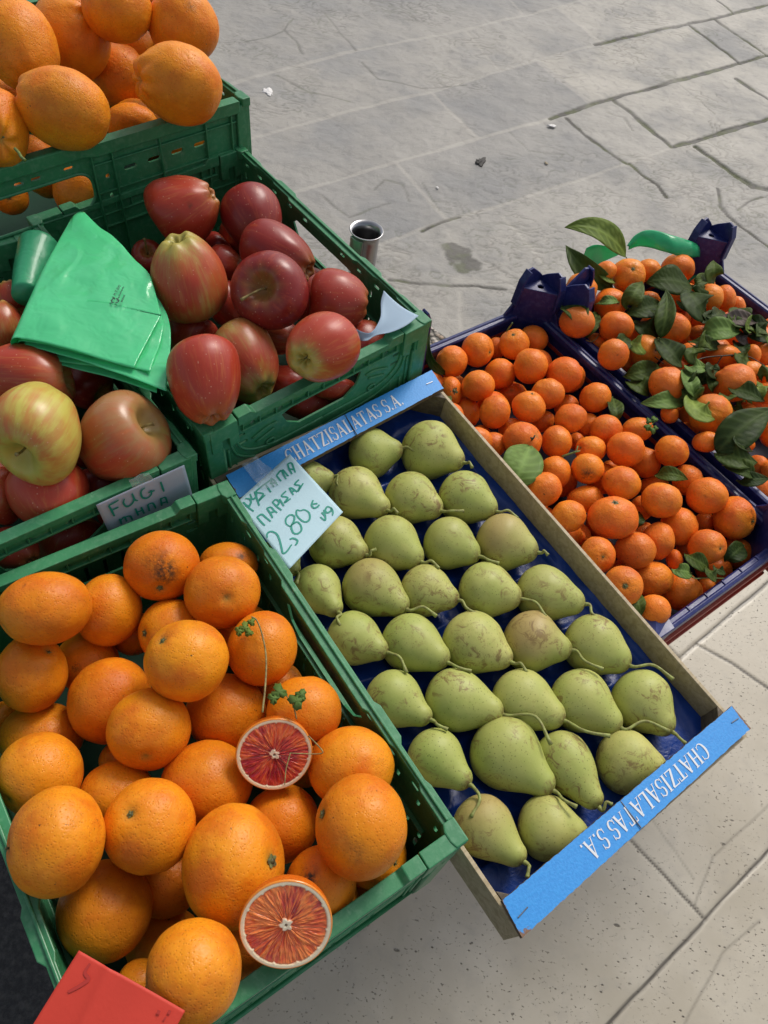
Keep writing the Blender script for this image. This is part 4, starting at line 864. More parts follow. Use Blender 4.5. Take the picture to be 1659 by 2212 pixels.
# halved blood oranges: peel bowl + cut face
def half_orange(f, nx, ny, seed, tone, label):
    c = place(f); R = radius(f); w = V(nx*_r+ny*_u-math.sqrt(1-nx*nx-ny*ny)*_f).normalized(); q = basis(w, seed*1.3)
    e = empty('halved_orange', Matrix.Translation(V(c)) @ q.to_4x4()); tag(e, label, 'orange half', 'cut orange halves on the pile')
    nu, nv = 72, 20; vs = []; fs = []
    for i in range(nv+1):
        th = pi/2+(pi/2)*i/nv
        for k in range(nu): a = 2*pi*k/nu; rr = R*(1+.006*sin(3*a+seed)); vs.append((rr*sin(th)*cos(a), rr*sin(th)*sin(a), R*.86*cos(th)))
    for i in range(nv):
        for k in range(nu): fs.append((i*nu+k, (i+1)*nu+k, (i+1)*nu+(k+1) % nu, i*nu+(k+1) % nu))
    o = mesh_obj('peel', vs, fs, M_BLOOD, e); col_attr(o.data, 'fx', [(0, .9, 0)]*len(vs)); o['hue'] = .9
    na, nr = 420, 70; A, Q = np.meshgrid(np.arange(na)*2*pi/na, np.linspace(0, 1, nr+1)[1:], indexing='xy')
    x, y = Q*np.cos(A), Q*np.sin(A); P = np.stack([x, y, x*0+seed], -1)
    ns = 11; aw = A+.05*fbm(P*3, seed, 2)*2; ang = np.cumsum([.85+.3*RNG.random() for _ in range(ns)]); ang = ang/ang[-1]*2*pi
    d = np.full(A.shape, 9.)
    for a in ang: dd = np.abs((aw-a+pi) % (2*pi)-pi); d = np.minimum(d, dd*np.maximum(Q, .02))
    core = .115+.045*fbm(P*7, seed+2, 2)+.02*np.cos(5*A); edge = .885+.012*fbm(P*5, seed+3, 2)-.03*np.exp(-(d/.03)**2)
    mem = np.exp(-(d/(.010+.004*fbm(P*6, 3, 2)))**2)*np.clip(1.2-Q*.75, .25, 1)
    rad_n = fbm(np.stack([np.cos(A)*7+seed, np.sin(A)*7, Q*2.6], -1), seed+5, 3); fine = fbm(np.stack([np.cos(A)*17+seed, np.sin(A)*17, Q*5.5], -1), seed+6, 2)
    cell = fbm(np.stack([np.cos(A)*44, np.sin(A)*44, Q*9+seed], -1), seed+16, 2)
    zone = .5+2.1*fbm(P*1.5+seed*3, seed+8, 3)
    ca = np.array([.55, .035, .045]); cb = np.array([.84, .15, .04]); cc = np.array([.92, .33, .075]); cd = np.array([.28, .012, .04])
    k1 = np.clip(zone*.7+rad_n*.6+tone, 0, 1)[..., None]; C = ca*(1-k1)+cb*k1; k2 = np.clip(rad_n*1.0+fine*1.3+zone*.4+tone-.45, 0, 1)[..., None]; C = C*(1-k2*.5)+cc*k2*.5
    k3 = np.clip(-zone*1.1+.50-fine*1.0-tone*.9, 0, 1)[..., None]; C = C*(1-k3*.75)+cd*k3*.75
    k4 = np.clip(cell*2.4-.6, 0, 1)[..., None]*.25; C = C*(1-k4)+np.array([.85, .50, .22])*k4
    wm = np.clip(mem*.5, 0, 1)[..., None]; C = C*(1-wm)+np.array([.88, .48, .28])*wm
    pc = np.clip((core-Q)/.03+.5, 0, 1)[..., None]; pith = np.array([.80, .70, .50])*(1+.18*fbm(P*14, 4, 2))[..., None]; C = C*(1-pc)+pith*pc
    hole = np.clip((.035+.02*fbm(P*9, 8, 2)-Q)/.02, 0, 1)[..., None]; C = C*(1-hole*.7)+np.array([.30, .10, .07])*hole*.7
    pe = np.clip((Q-edge)/.012+.5, 0, 1)[..., None]; rim = np.array([.86, .74, .50])*(1+.06*fbm(P*18, 6, 2))[..., None]; C = C*(1-pe)+rim*pe
    ze = np.clip((Q-.955)/.02, 0, 1)[..., None]; C = C*(1-ze)+np.array([.76, .24, .02])*ze
    fl = (1-pe[..., 0])*(1-pc[..., 0]); z = fl*(.0006*rad_n+.0008*fine+.0006*cell-.0009*mem)+.0006*(pe[..., 0])-.002*hole[..., 0]+.001*pc[..., 0]-.0006*np.exp(-((Q-edge)/.012)**2)
    z = z+.001; z[-1] = 0; rr = R*(1+.006*np.sin(3*A+seed))
    v = np.stack([x*rr, y*rr, z*(R/.035)], -1).reshape(-1, 3); v = np.concatenate([v, [[0, 0, -.0008]]]); fs = []
    for i in range(nr-1):
        for k in range(na): fs.append((i*na+k, (i+1)*na+k, (i+1)*na+(k+1) % na, i*na+(k+1) % na))
    fs += [(len(v)-1, k, (k+1) % na) for k in range(na)]
    o = mesh_obj('cut_face', v, fs, M_FLESH, e); col_attr(o.data, 'fx', np.clip(np.concatenate([C.reshape(-1, 3), [[.3, .1, .07]]]), 0, 1)); return e
half_slots[0].x, half_slots[0].y = zc([(988, 945)], *Z1B)[0]; half_slots[1].x, half_slots[1].y = zc([(1030, 1558)], *Z1B)[0]
half_orange(half_slots[0], .18, -.16, 3, .16, 'dark crimson cut half, the upper of the two cut oranges')
half_orange(half_slots[1], .10, -.08, 8, .85, 'brighter red-orange cut half, the lower one near the front rim')

# big knobbly oranges, top left
top = load('top', [
 (120,270,215,255,-15,56,{'p':(92,235),'puff':.4,'hue':.5,'flat':1.05},'big smooth orange cut by the left edge, top left corner'),
 (425,232,222,238,-20,44,{'p':(180,-60),'puff':1.1,'hue':.65,'cal':0,'flat':1.0},'orange with wrinkled skin round its stem end, second from left at the top'),
 (703,55,205,182,0,62,{'p':(0,-38),'puff':.3,'cals':1.4,'st':[(0,-38,22,1)],'hue':.35},'orange with a brown navel hole, at the top edge of the photo'),
 (1100,160,208,202,0,36,{'puff':.2,'hue':.6,'st':[(90,0,40,.5)],'lobe':[(130,-120,.5,.05)]},'orange at the far right of the back crate, faint dark mark'),
 (1075,507,256,216,10,22,{'p':(-200,45),'puff':1.0,'cals':.8,'hue':.4,'flat':1.0},'oval orange lying on the rim corner, stem scar at its left'),
 (722,460,172,188,0,-8,{'hue':.6,'st':[(-30,20,14,.3)]},'orange in the middle between the two oval ones'),
 (385,657,278,222,10,28,{'puff':.6,'hue':.3,'p':(-230,-60),'cal':0},'large oval orange above the handle, pitted skin'),
 (790,745,158,112,0,-26,{'hue':.8},'low reddish orange just behind the crate rim'),
 (0,770,158,228,0,36,{'p':(85,118),'puff':1.3,'cals':.9,'hue':.45,'stem':[(90,892,44),(112,915,46),(128,942,47),(150,962,46)],'reg':(0,0,.5425),'sr':.0016,'free':1},'knobbly orange at the left edge with a short twig'),
 (800,290,150,120,0,-30,{'hue':.9},'shaded orange behind the upper middle ones'),
 (40,590,110,100,0,-20,{'hue':.9},'shaded orange deep at the left edge'),
 (190,930,140,110,0,-60,{'hue':.8},'shaded orange below the rim line at the left'),
 (65,1180,100,105,0,-90,{'p':(30,40),'st':[(30,40,20,1)],'hue':.5},'orange seen through the handle hole, left one'),
 (290,1085,125,98,0,-95,{'hue':.7},'orange seen through the handle hole, right one'),
 (300,-130,150,150,0,40,{'hue':.5},'orange mostly above the top edge of the photo'),
 (930,-150,150,150,0,20,{'hue':.5},'orange at the top edge, behind the one with the navel hole'),
], 0, 0, .5425)
settle(top, 60, .93); keep_in(top, 'top')
top += fillers(top, 'top', (-.08,), .042, 'shaded orange buried in the back crate')
for f in top: citrus_fruit(f, 'navel_orange', M_NAVEL, 'orange', 'big oranges in the back crate', .97, .03, .25)

# clementines
ZA, ZC_, ZD, Z4 = (1350, 900, .3315), (1750, 1000, .4521), (1900, 1400, .3617), (1300, 600, .7233)
clem = load('clem', [
 (360,838,162,162,0,6,{'hue':.6,'p':(-120,-100),'cal':0}),(615,722,165,170,0,8,{'hue':.5,'p':(125,45),'cals':.7}),(800,700,95,110,0,-16,{}),(975,665,150,155,0,2,{'p':(-30,-75),'hue':.4,'stem':[(905,545,16),(960,455,34)],'reg':ZA}),
 (1138,880,180,175,0,14,{'hue':.5,'st':[(10,90,7,.8)]}),(835,960,155,160,0,-12,{'hue':.6}),(1460,965,165,185,0,10,{'hue':.9,'lobe':[(120,30,.6,.22)],'deep':.6}),(625,1075,165,165,0,12,{'hue':.5}),
 (358,1132,108,152,0,0,{'hue':.7,'p':(20,10),'cals':2.2}),(170,1090,130,160,0,-6,{'hue':.6}),(310,1385,118,125,0,-2,{'hue':.5}),(500,1350,142,160,0,-18,{'hue':.8}),(788,1330,162,165,0,12,{'hue':.55}),
 (950,1165,155,130,0,-14,{'hue':.8,'p':(-20,-30),'cal':0}),(1120,1280,162,162,0,14,{'hue':.5,'st':[(50,20,9,.9)],'p':(20,-130),'cals':.6}),(1308,1150,162,162,0,12,{'hue':.5}),(490,1500,90,95,0,-18,{'hue':.95}),(540,1620,110,105,0,-8,{'hue':.6}),
 (1528,1395,160,155,0,10,{'hue':.4}),(1262,1420,112,110,0,-20,{'hue':.8}),(1490,1280,125,120,0,-26,{'hue':.7}),(650,1585,95,80,0,-26,{'hue':.7})], *ZA)
clem += load('clem', [
 (415,650,112,112,0,6,{'hue':.5,'st':[(0,60,30,.15)]}),(365,850,82,90,0,-16,{'hue':.4}),(490,885,124,112,-12,2,{'hue':.45}),(715,885,118,98,-8,-2,{'hue':.3}),(635,1025,143,130,0,16,{'hue':.75,'st':[(-10,70,6,1)]}),(775,1120,112,115,0,-12,{'hue':.4}),
 (965,1038,120,118,0,6,{'hue':.3}),(138,972,118,122,0,0,{'hue':.35}),(280,965,60,65,0,-26,{'hue':.8}),(380,1025,115,98,0,2,{'hue':.2,'p':(-90,-10),'cals':1}),(362,1165,118,118,0,8,{'hue':.25,'st':[(-30,50,60,.9)]}),(125,1190,120,120,0,-2,{'hue':.5}),
 (45,1312,128,136,0,4,{'hue':.6}),(605,1268,144,130,0,14,{'hue':.15}),(890,1393,146,138,0,16,{'hue':.15,'st':[(30,20,9,.5)]}),(1080,1245,112,115,0,-12,{'hue':.35,'st':[(0,-60,14,.7)]}),(1218,1360,144,140,0,8,{'hue':.5,'st':[(20,-105,8,1),(-60,10,6,.8)],'deep':.3}),
 (345,1385,132,105,0,-14,{'hue':.4}),(220,1505,130,118,0,4,{'hue':.15}),(840,1290,115,80,0,-24,{'hue':.5}),(745,1440,80,85,0,-30,{'hue':.7}),(520,1155,60,55,0,-34,{'hue':.9})], *ZC_)
clem += load('clem', [
 (265,790,226,200,10,16,{'hue':.65,'p':(-20,-155),'cals':1.5}),(860,865,168,178,0,-8,{'hue':.5,'st':[(20,20,5,1)]}),(1357,788,190,195,0,4,{'hue':.3,'p':(130,35),'cals':.9,'st':[(95,-50,22,.8),(120,40,30,.8)]}),
 (1112,1052,174,156,0,-4,{'hue':.5,'p':(70,10),'cals':.6}),(1090,830,95,95,0,-36,{'hue':.9}),(464,1080,182,178,0,12,{'hue':.55}),(665,1000,156,172,20,0,{'hue':.5}),(125,1125,158,165,0,8,{'hue':.1,'p':(10,10),'cals':.5}),
 (605,1340,207,166,8,2,{'hue':.2,'st':[(105,100,22,.9)]}),(270,1462,178,180,0,8,{'hue':.35,'p':(-35,-15),'cals':1.2,'st':[(-35,-15,24,1.2),(70,30,30,.6)]}),(895,1465,182,182,0,-6,{'hue':.5,'p':(40,-130),'cal':0}),
 (632,1645,158,145,0,0,{'hue':.4}),(1110,1410,80,85,0,-36,{'hue':.4}),(815,1165,75,95,0,-24,{'hue':.85}),(320,1235,90,70,0,-34,{'hue':.9}),(430,1725,60,50,0,-30,{'hue':.5}),(530,700,100,110,0,-30,{'hue':.6}),(905,1060,70,80,0,-38,{'hue':.9})], *ZD)
clem += load('clem', [
 (715,218,78,72,0,-2,{'hue':.5}),(575,70,66,64,0,0,{'hue':.6}),(655,132,40,45,0,-26,{'hue':.9}),(810,205,30,30,0,-30,{'hue':.7})], 1300, 1600, .7233)
clem += load('clem', [(555,1155,92,84,0,12,{'hue':.5,'p':(55,-20),'cal':0}),(415,1176,68,60,0,0,{'hue':.6}),(370,1122,40,40,0,-22,{'hue':.8}),(505,1105,62,55,0,-14,{'hue':.7}),(612,1262,45,45,0,-20,{'hue':.9}),(300,1180,66,62,0,-4,{'hue':.7})], *Z4)
settle(clem, 60, .93); keep_in(clem, 'clem')
def clear_of_tray(fs):
    Mp = FR['pear'][0]; Mpi = Mp.inverted()
    for f in fs:
        p = Mpi @ V(place(f)); R = radius(f)
        if p.x < R+.003 and p.z > -.055-R and -.05 < p.y < FR['pear'][2]+.04: f.pos = np.array((Mp @ Vector((R+.003, p.y, p.z)))[:]); f.R = R
clear_of_tray(clem)
ZB = (1750, 600, .4521)
leafy = load('leafy', [
 (318,755,116,114,0,8,{'hue':.4,'p':(90,-60),'cal':0}),(490,625,80,72,0,0,{'hue':.5}),(655,660,120,124,0,12,{'hue':.1,'p':(0,-20),'cals':1.2,'st':[(20,-60,16,.5)]}),(795,620,92,85,0,-2,{'hue':.15}),(1010,607,118,110,0,8,{'hue':.6}),
 (267,1003,126,118,0,4,{'hue':.35}),(520,862,122,112,0,-4,{'hue':.7,'p':(30,20)}),(790,842,90,75,0,-6,{'hue':.5}),(565,1028,124,116,0,12,{'hue':.6}),(540,1228,120,112,0,8,{'hue':.5,'st':[(0,25,6,1)]}),(775,1205,115,120,0,0,{'hue':.15,'p':(50,10)}),
 (980,1040,118,118,0,12,{'hue':.6}),(1240,820,100,102,0,8,{'hue':.3}),(1345,825,85,98,0,4,{'hue':.5}),(1430,880,65,75,0,0,{'hue':.5}),(1100,1215,82,78,0,4,{'hue':.8}),(705,1110,95,90,0,-26,{'hue':.9}),(380,1165,85,75,0,-22,{'hue':.9}),
 (1165,1075,75,62,0,-14,{'hue':.6}),(1480,1035,42,50,0,-6,{'hue':.7}),(1325,1240,140,90,0,0,{'hue':.5}),(1545,1230,62,80,0,6,{'hue':.25}),(1620,1225,85,85,0,4,{'hue':.6})], *ZB)
leafy += load('leafy', [
 (925,560,128,132,0,10,{'hue':.65,'p':(95,-95),'nipple':1}),(1412,550,156,142,0,16,{'hue':.75}),(1530,475,95,85,0,6,{'hue':.25,'p':(50,45),'cals':1}),(1650,500,90,85,0,2,{'hue':.6}),(1245,768,150,144,0,12,{'hue':.1,'p':(-80,-30),'lobe':[(60,90,.3,-.05)]}),
 (1420,860,98,95,0,-4,{'hue':.4}),(1200,980,100,80,0,0,{'hue':.6}),(1560,705,110,95,0,0,{'hue':.6}),(945,775,66,68,0,-14,{'hue':.6}),(1085,800,80,95,0,-26,{'hue':.9}),(1060,885,55,55,0,-26,{'hue':.9}),(790,560,65,65,0,-22,{'hue':.8}),
 (650,420,75,70,0,-30,{'hue':.9}),(1585,1140,75,80,0,-10,{'hue':.5}),(1665,1180,60,70,0,-10,{'hue':.5}),(1670,620,90,85,0,6,{'hue':.7}),(1480,990,80,60,0,-24,{'hue':.7}),(1110,870,60,50,0,-36,{'hue':.8})], *ZC_)
for f in leafy: f.dz += .010; f.t = (rimz('leafy', f.x, f.y)+f.dz)/ray(f.x, f.y)[2]
settle(leafy, 60, .93); keep_in(leafy, 'leafy')
clem_low = fillers(clem, 'clem', (-.022, -.055), .0235, 'clementine buried in the lower layers of the leafless navy crate')
leafy_low = fillers(leafy, 'leafy', (-.004, -.045), .0245, 'clementine buried in the lower layers of the leafy navy crate')
def lanes(fs, key, n, lane_names, sw):
    M, W, L = FR[key]; Mi_ = M.inverted(); rows = {}
    for f in fs: p = Mi_ @ V(place(f)); f.u = -p.x/W; f.v = p.y; rows.setdefault(min(n-1, max(0, int(f.u*n))), []).append(f)
    for k, r in rows.items():
        r.sort(key=lambda f: -f.v)
        for i, f in enumerate(r):
            if not f.label:
                look = ('deep ' if f.o.get('hue', .5) > .7 else 'pale ' if f.o.get('hue', .5) < .22 else '')+('shaded ' if f.dz < -.02 else '')+('oval ' if abs(f.rx-f.ry) > 8 else '')+('small ' if f.r < 24 else '')
                if i == 0: pos = 'farthest back'
                elif i == len(r)-1: pos = 'nearest the front rim'
                else: pos = ORD(i+1)+' from the back'
                f.label = f'{look}clementine {pos}, {lane_names[k]}'
lanes(clem, 'clem', 4, ['leafless crate, divider side', 'leafless crate, right middle lane', 'leafless crate, left middle lane', 'leafless crate, pear tray side'], .3)
lanes(leafy, 'leafy', 4, ['leafy crate, outer wall side', 'leafy crate, right middle lane', 'leafy crate, left middle lane', 'leafy crate, divider side'], .3)
clear_of_tray(clem_low)
for f in clem+clem_low: citrus_fruit(f, 'clementine', M_CLEM, 'clementine', 'clementines in the leafless navy crate', .93, .045, .2)
for f in leafy+leafy_low: citrus_fruit(f, 'clementine', M_CLEM, 'clementine', 'clementines in the leafy navy crate', .93, .05, .25)

# ------------------------------------------------------------------ apples
def apple(f):
    CNT[0] += 1; sd = CNT[0]*5; c = place(f); R = radius(f); o_ = f.o
    w = pole_dir(f)
    if o_.get('end') == 'c': w = -w
    q = basis(w, random.uniform(0, 6.28)); v0, fs = GRIDS[(64, 44)] if f.r > 35 else GRIDS[(40, 28)]
    th = np.arccos(np.clip(v0[:, 2], -1, 1)); ph = np.arctan2(v0[:, 1], v0[:, 0]); tall = o_.get('tall', 1.0); tp_ = o_.get('taper', .19)
    rho = np.sin(th)**.80*(1+tp_*np.cos(th)); z = np.sign(np.cos(th))*np.abs(np.cos(th))**.94*tall
    lb = np.clip((-np.cos(th)-.1)/.9, 0, 1); lobes = np.cos(5*ph+sd)*.055*lb*o_.get('lob', 1)
    rho = rho*(1+lobes+.03*fbm(v0*1.3+sd, sd, 2)*o_.get('lump', 1)); z = z*(1+.02*fbm(v0*1.6+sd, sd+2, 2))+.02*fbm(v0*2+sd, sd+4, 2)*o_.get('lump', 1)
    rs = np.sin(th); up = v0[:, 2] > 0
    z = np.where(up, z-.40*np.exp(-(rs/.19)**2)-.05*np.exp(-(rs/.4)**2), z+(.30+.10*np.cos(5*ph+sd))*np.exp(-(rs/.17)**2)-.035*np.cos(5*ph+sd)*np.exp(-((rs-.34)/.15)**2))
    ax = v0[:, :2]/np.maximum(rs, 1e-6)[:, None]; v = np.stack([ax[:, 0]*rho, ax[:, 1]*rho, z], -1); v[-2:, :2] = 0
    v = stretch(v*.97, f, q); o = mesh_obj('apple', v*R, fs, M_APPLE)
    st = stain_field(v0, f, q); grn = np.clip(np.exp(-(th/(.30+.06*np.cos(9*ph)))**2)*.9+np.exp(-((pi-th)/.55)**2)*o_.get('cg', .8), 0, 1)
    col_attr(o.data, 'fx', np.stack([st, grn*0, grn], -1)); col_attr(o.data, 'st', np.stack([np.cos(ph)*rs**.3, np.sin(ph)*rs**.3, th*.10], -1))
    o.matrix_world = Matrix.Translation(V(c)) @ q.to_4x4(); o['red'] = float(o_.get('red', .8)); o['dark'] = float(o_.get('dark', .5)); o['yel'] = float(o_.get('yel', .5))
    tag(o, f.label, 'apple', 'apples in the ' + ('dark red' if f.key == 'apple' else 'striped') + ' apple crate')
    if o_.get('end') != 'c' and 'p' in o_ or o_.get('stem'):
        m = MB(); b = tall*.55*R; l = o_.get('sl', .024); a = random.uniform(0, 6); bx, by = o_.get('sb', (.25*cos(a), .25*sin(a)))
        pp = spline([(0, 0, b-.006), (0, 0, b+l*.3), (bx*l*.5, by*l*.5, b+l*.7), (bx*l*1.3, by*l*1.3, b+l)], 5); m.tube(pp, [.0012]*(len(pp)-4)+[.0013, .0015, .0018, .0019], 8); m.build('stem', M_DRY, o, True)
    if o_.get('end') == 'c':
        m = MB(); b = -(tall-.40)*R
        for k in range(5):
            a = 2*pi*k/5+.3; m.tube([(0, 0, b+.003), (.002*cos(a), .002*sin(a), b-.002), (.0038*cos(a), .0038*sin(a), b-.0045+.001*random.random())], [.0013, .0011, .0003], 5)
        m.build('calyx', M_CALYX, o, True)
    return o
Z2 = (0, 600, .8439)
apples = load('apple', [
 (715,92,138,126,15,12,{'p':(118,-50),'end':'c','red':.95,'dark':.25,'lump':2,'st':[(40,40,12,.6)],'cg':.9,'taper':.3},'lumpy red apple at the back, its calyx end turned right'),
 (975,132,118,120,0,-2,{'p':(-45,-112),'red':1.1,'dark':.8,'taper':.2,'away':1,'st':[]},'glossy dark red apple in the back right corner, stem upright'),
 (724,357,146,168,0,30,{'p':(-20,-118),'end':'c','taper':.2,'red':.50,'dark':.1,'yel':.5,'lob':1.4,'cg':1.1},'tall yellow apple flushed red, standing with its lobed end up'),
 (1075,275,152,112,28,4,{'p':(150,75),'end':'c','red':1.05,'dark':.75},'oblong dark red apple near the right wall'),
 (1050,416,150,148,0,26,{'p':(-28,22),'red':1.15,'dark':.85,'sb':(-.9,.2),'sl':.02,'cg':.9},'dark red apple in the middle facing up, stem in its green hollow'),
 (1303,450,122,120,0,0,{'red':1.15,'dark':.45},'pinkish red speckled apple by the right wall'),
 (1235,637,146,132,-20,14,{'p':(-60,68),'end':'c','red':.62,'dark':.15,'yel':.6,'cg':1.2},'red and yellow apple at the front right, calyx facing us'),
 (795,758,142,172,0,16,{'p':(42,150),'end':'c','red':1.0,'dark':.3,'st':[(5,-130,16,.5)]},'tall red apple in the front left corner'),
 (950,690,132,158,-12,-12,{'p':(-90,-120),'away':1,'red':.48,'dark':.3,'yel':.4},'dull red and green apple between the two front ones'),
 (735,580,98,82,0,-34,{'red':.75,'dark':.4},'shaded apple under the tall yellow one'),
 (572,285,62,66,0,-38,{'p':(15,-10),'red':1.1,'dark':.6},'small shaded apple beside the green bag'),
 (868,312,68,78,0,-34,{'red':1.0,'dark':.5},'shaded apple behind the middle of the pile'),
 (885,470,70,88,0,-30,{'red':.8,'dark':.4},'shaded apple between the yellow and the dark middle one'),
 (1190,845,110,70,0,-78,{'red':1.15,'dark':.35},'red apple seen through the front handle hole'),
 (1100,765,85,70,0,-62,{'red':1.1,'dark':.4},'shaded red apple behind the front rail'),
 (1078,590,90,70,0,-46,{'red':.6,'dark':.5,'yel':.2},'shaded greenish apple low in the middle'),
 (1290,790,80,50,0,-66,{'red':.9,'dark':.3},'apple glimpsed under the front rail at the right'),
 (830,250,60,60,0,-50,{'red':1.0,'dark':.7},'shaded apple low behind the yellow apple'),
], *Z2)
settle(apples, 60, .93); keep_in(apples, 'apple')
fuji = load('fuji', [
 (150,948,162,198,-10,30,{'p':(-30,125),'red':.36,'dark':.0,'yel':.9,'cg':.3,'sl':.016,'sb':(0,.2)},'yellow-green apple with a pink cheek and stout stem, front left'),
 (482,985,172,178,0,12,{'p':(148,-72),'red':.40,'dark':.1,'yel':.0,'sl':.014},'brownish striped apple in the front right corner, stem at its right'),
 (210,1232,155,140,0,-8,{'red':.86,'dark':.1,'yel':.6,'p':(-40,-120),'away':1},'red apple with an orange band under the yellow one'),
 (105,742,182,126,15,14,{'red':.55,'dark':.15,'yel':.0},'wide dusky pink apple under the green bag'),
 (12,540,78,92,0,6,{'red':.65,'dark':.2},'striped apple at the left edge beside the bag'),
 (45,432,62,62,0,-4,{'red':.55,'dark':.1},'pale striped apple at the left edge, behind the bag'),
 (5,1200,75,115,0,-14,{'red':.6,'dark':.2},'apple at the left edge in the front row'),
 (60,1440,110,85,0,-62,{'red':.9,'dark':.5},'shaded apple below the front rail at the left'),
 (330,770,95,90,0,-40,{'red':.7,'dark':.6},'shaded apple under the bag'),
 (390,1180,100,90,0,-60,{'red':.7,'dark':.6},'shaded apple behind the FUGI paper'),
 (330,1010,80,80,0,-62,{'red':.8,'dark':.8},'dark apple in the gap between the front apples'),
], *Z2)
settle(fuji, 60, .93); keep_in(fuji, 'fuji')
al_, fl_ = fillers(apples, 'apple', (-.060, -.112), .037, 'dark apple buried under the pile in the red apple crate'), fillers(fuji, 'fuji', (-.060, -.112), .038, 'apple buried under the pile in the striped apple crate')
for f in al_: f.r = 40; f.o.update(red=.95, dark=.5)
for f in fl_: f.r = 40; f.o.update(red=.6, dark=.3, yel=.3)
for f in apples+fuji+al_+fl_: apple(f)

# ------------------------------------------------------------------ pears: (belly x, y, r, neck x, y, stem end x, y, tone, blush)
PEARS = [
 (803,979,54,866,974,926,978,.15,0),(926,972,63,1000,1000,1020,1010,.5,0),(672,1040,44,714,1032,750,1062,.3,0),(765,1064,57,832,1106,859,1109,.6,.1),(884,1075,56,952,1105,1002,1104,.5,.1),(1000,1073,56,1074,1102,1118,1120,.2,0),
 (722,1171,57,788,1202,812,1187,.3,.3),(843,1173,60,913,1210,948,1228,.35,.1),(968,1173,56,1036,1200,1078,1217,.15,.2),(1086,1172,62,1158,1192,1184,1199,.4,.9),(682,1268,50,733,1322,736,1353,.3,0),
 (797,1266,60,878,1316,943,1331,.2,.7),(917,1275,56,986,1302,1038,1330,.5,.2),(1047,1275,60,1123,1299,1178,1332,.4,0),(1170,1281,60,1262,1306,1310,1340,.2,.2),(760,1378,57,834,1412,878,1453,.2,0),
 (883,1386,62,962,1436,1018,1450,.2,0),(1018,1386,66,1098,1436,1137,1452,.7,.1),(1148,1386,66,1232,1412,1303,1446,.35,1.1),(1278,1391,64,1362,1434,1455,1468,.3,.1),(848,1509,62,924,1560,967,1576,.2,0),
 (980,1510,66,1084,1548,1190,1608,.25,0),(1124,1511,66,1214,1562,1318,1590,.5,.1),(1250,1512,66,1344,1566,1446,1580,.4,0),(1384,1513,66,1455,1578,1481,1606,.4,0),(938,1634,60,1010,1698,1018,1765,.2,0),
 (1088,1624,76,1195,1704,1246,1743,.15,.1),(1212,1636,58,1288,1744,1322,1738,.3,.1),(1350,1644,66,1442,1668,1470,1690,.7,.2),(1040,1782,64,1126,1866,1139,1896,.4,.9),(1180,1788,66,1272,1800,1300,1830,.5,.2),
 (606,1196,40,641,1236,640,1262,.4,0)]
ROWS = [(0, 1), (2, 3, 4, 5), (6, 7, 8, 9), (31, 10, 11, 12, 13, 14), (15, 16, 17, 18, 19), (20, 21, 22, 23, 24), (25, 26, 27, 28), (29, 30)]
def pear_label(i):
    for r, row in enumerate(ROWS):
        if i in row:
            k = row.index(i); n = len(row); rown = 'back row' if r == 0 else 'front row' if r == len(ROWS)-1 else ORD(r+1)+' row from the back'
            pos = 'leftmost' if k == 0 else 'rightmost' if k == n-1 else ORD(k+1)+' from left'; p = PEARS[i]
            look = 'pink-blushed ' if p[8] >= .7 else 'pale speckled ' if p[7] >= .6 else 'slightly russeted ' if p[7] >= .45 else 'large ' if p[2] > 70 else 'green '
            return f'{look}pear, {pos} in the {rown} of the tray'
M_PSTEM = stemmat('pear_stem', (.30, .34, .09), (.20, .19, .055))
pw = []
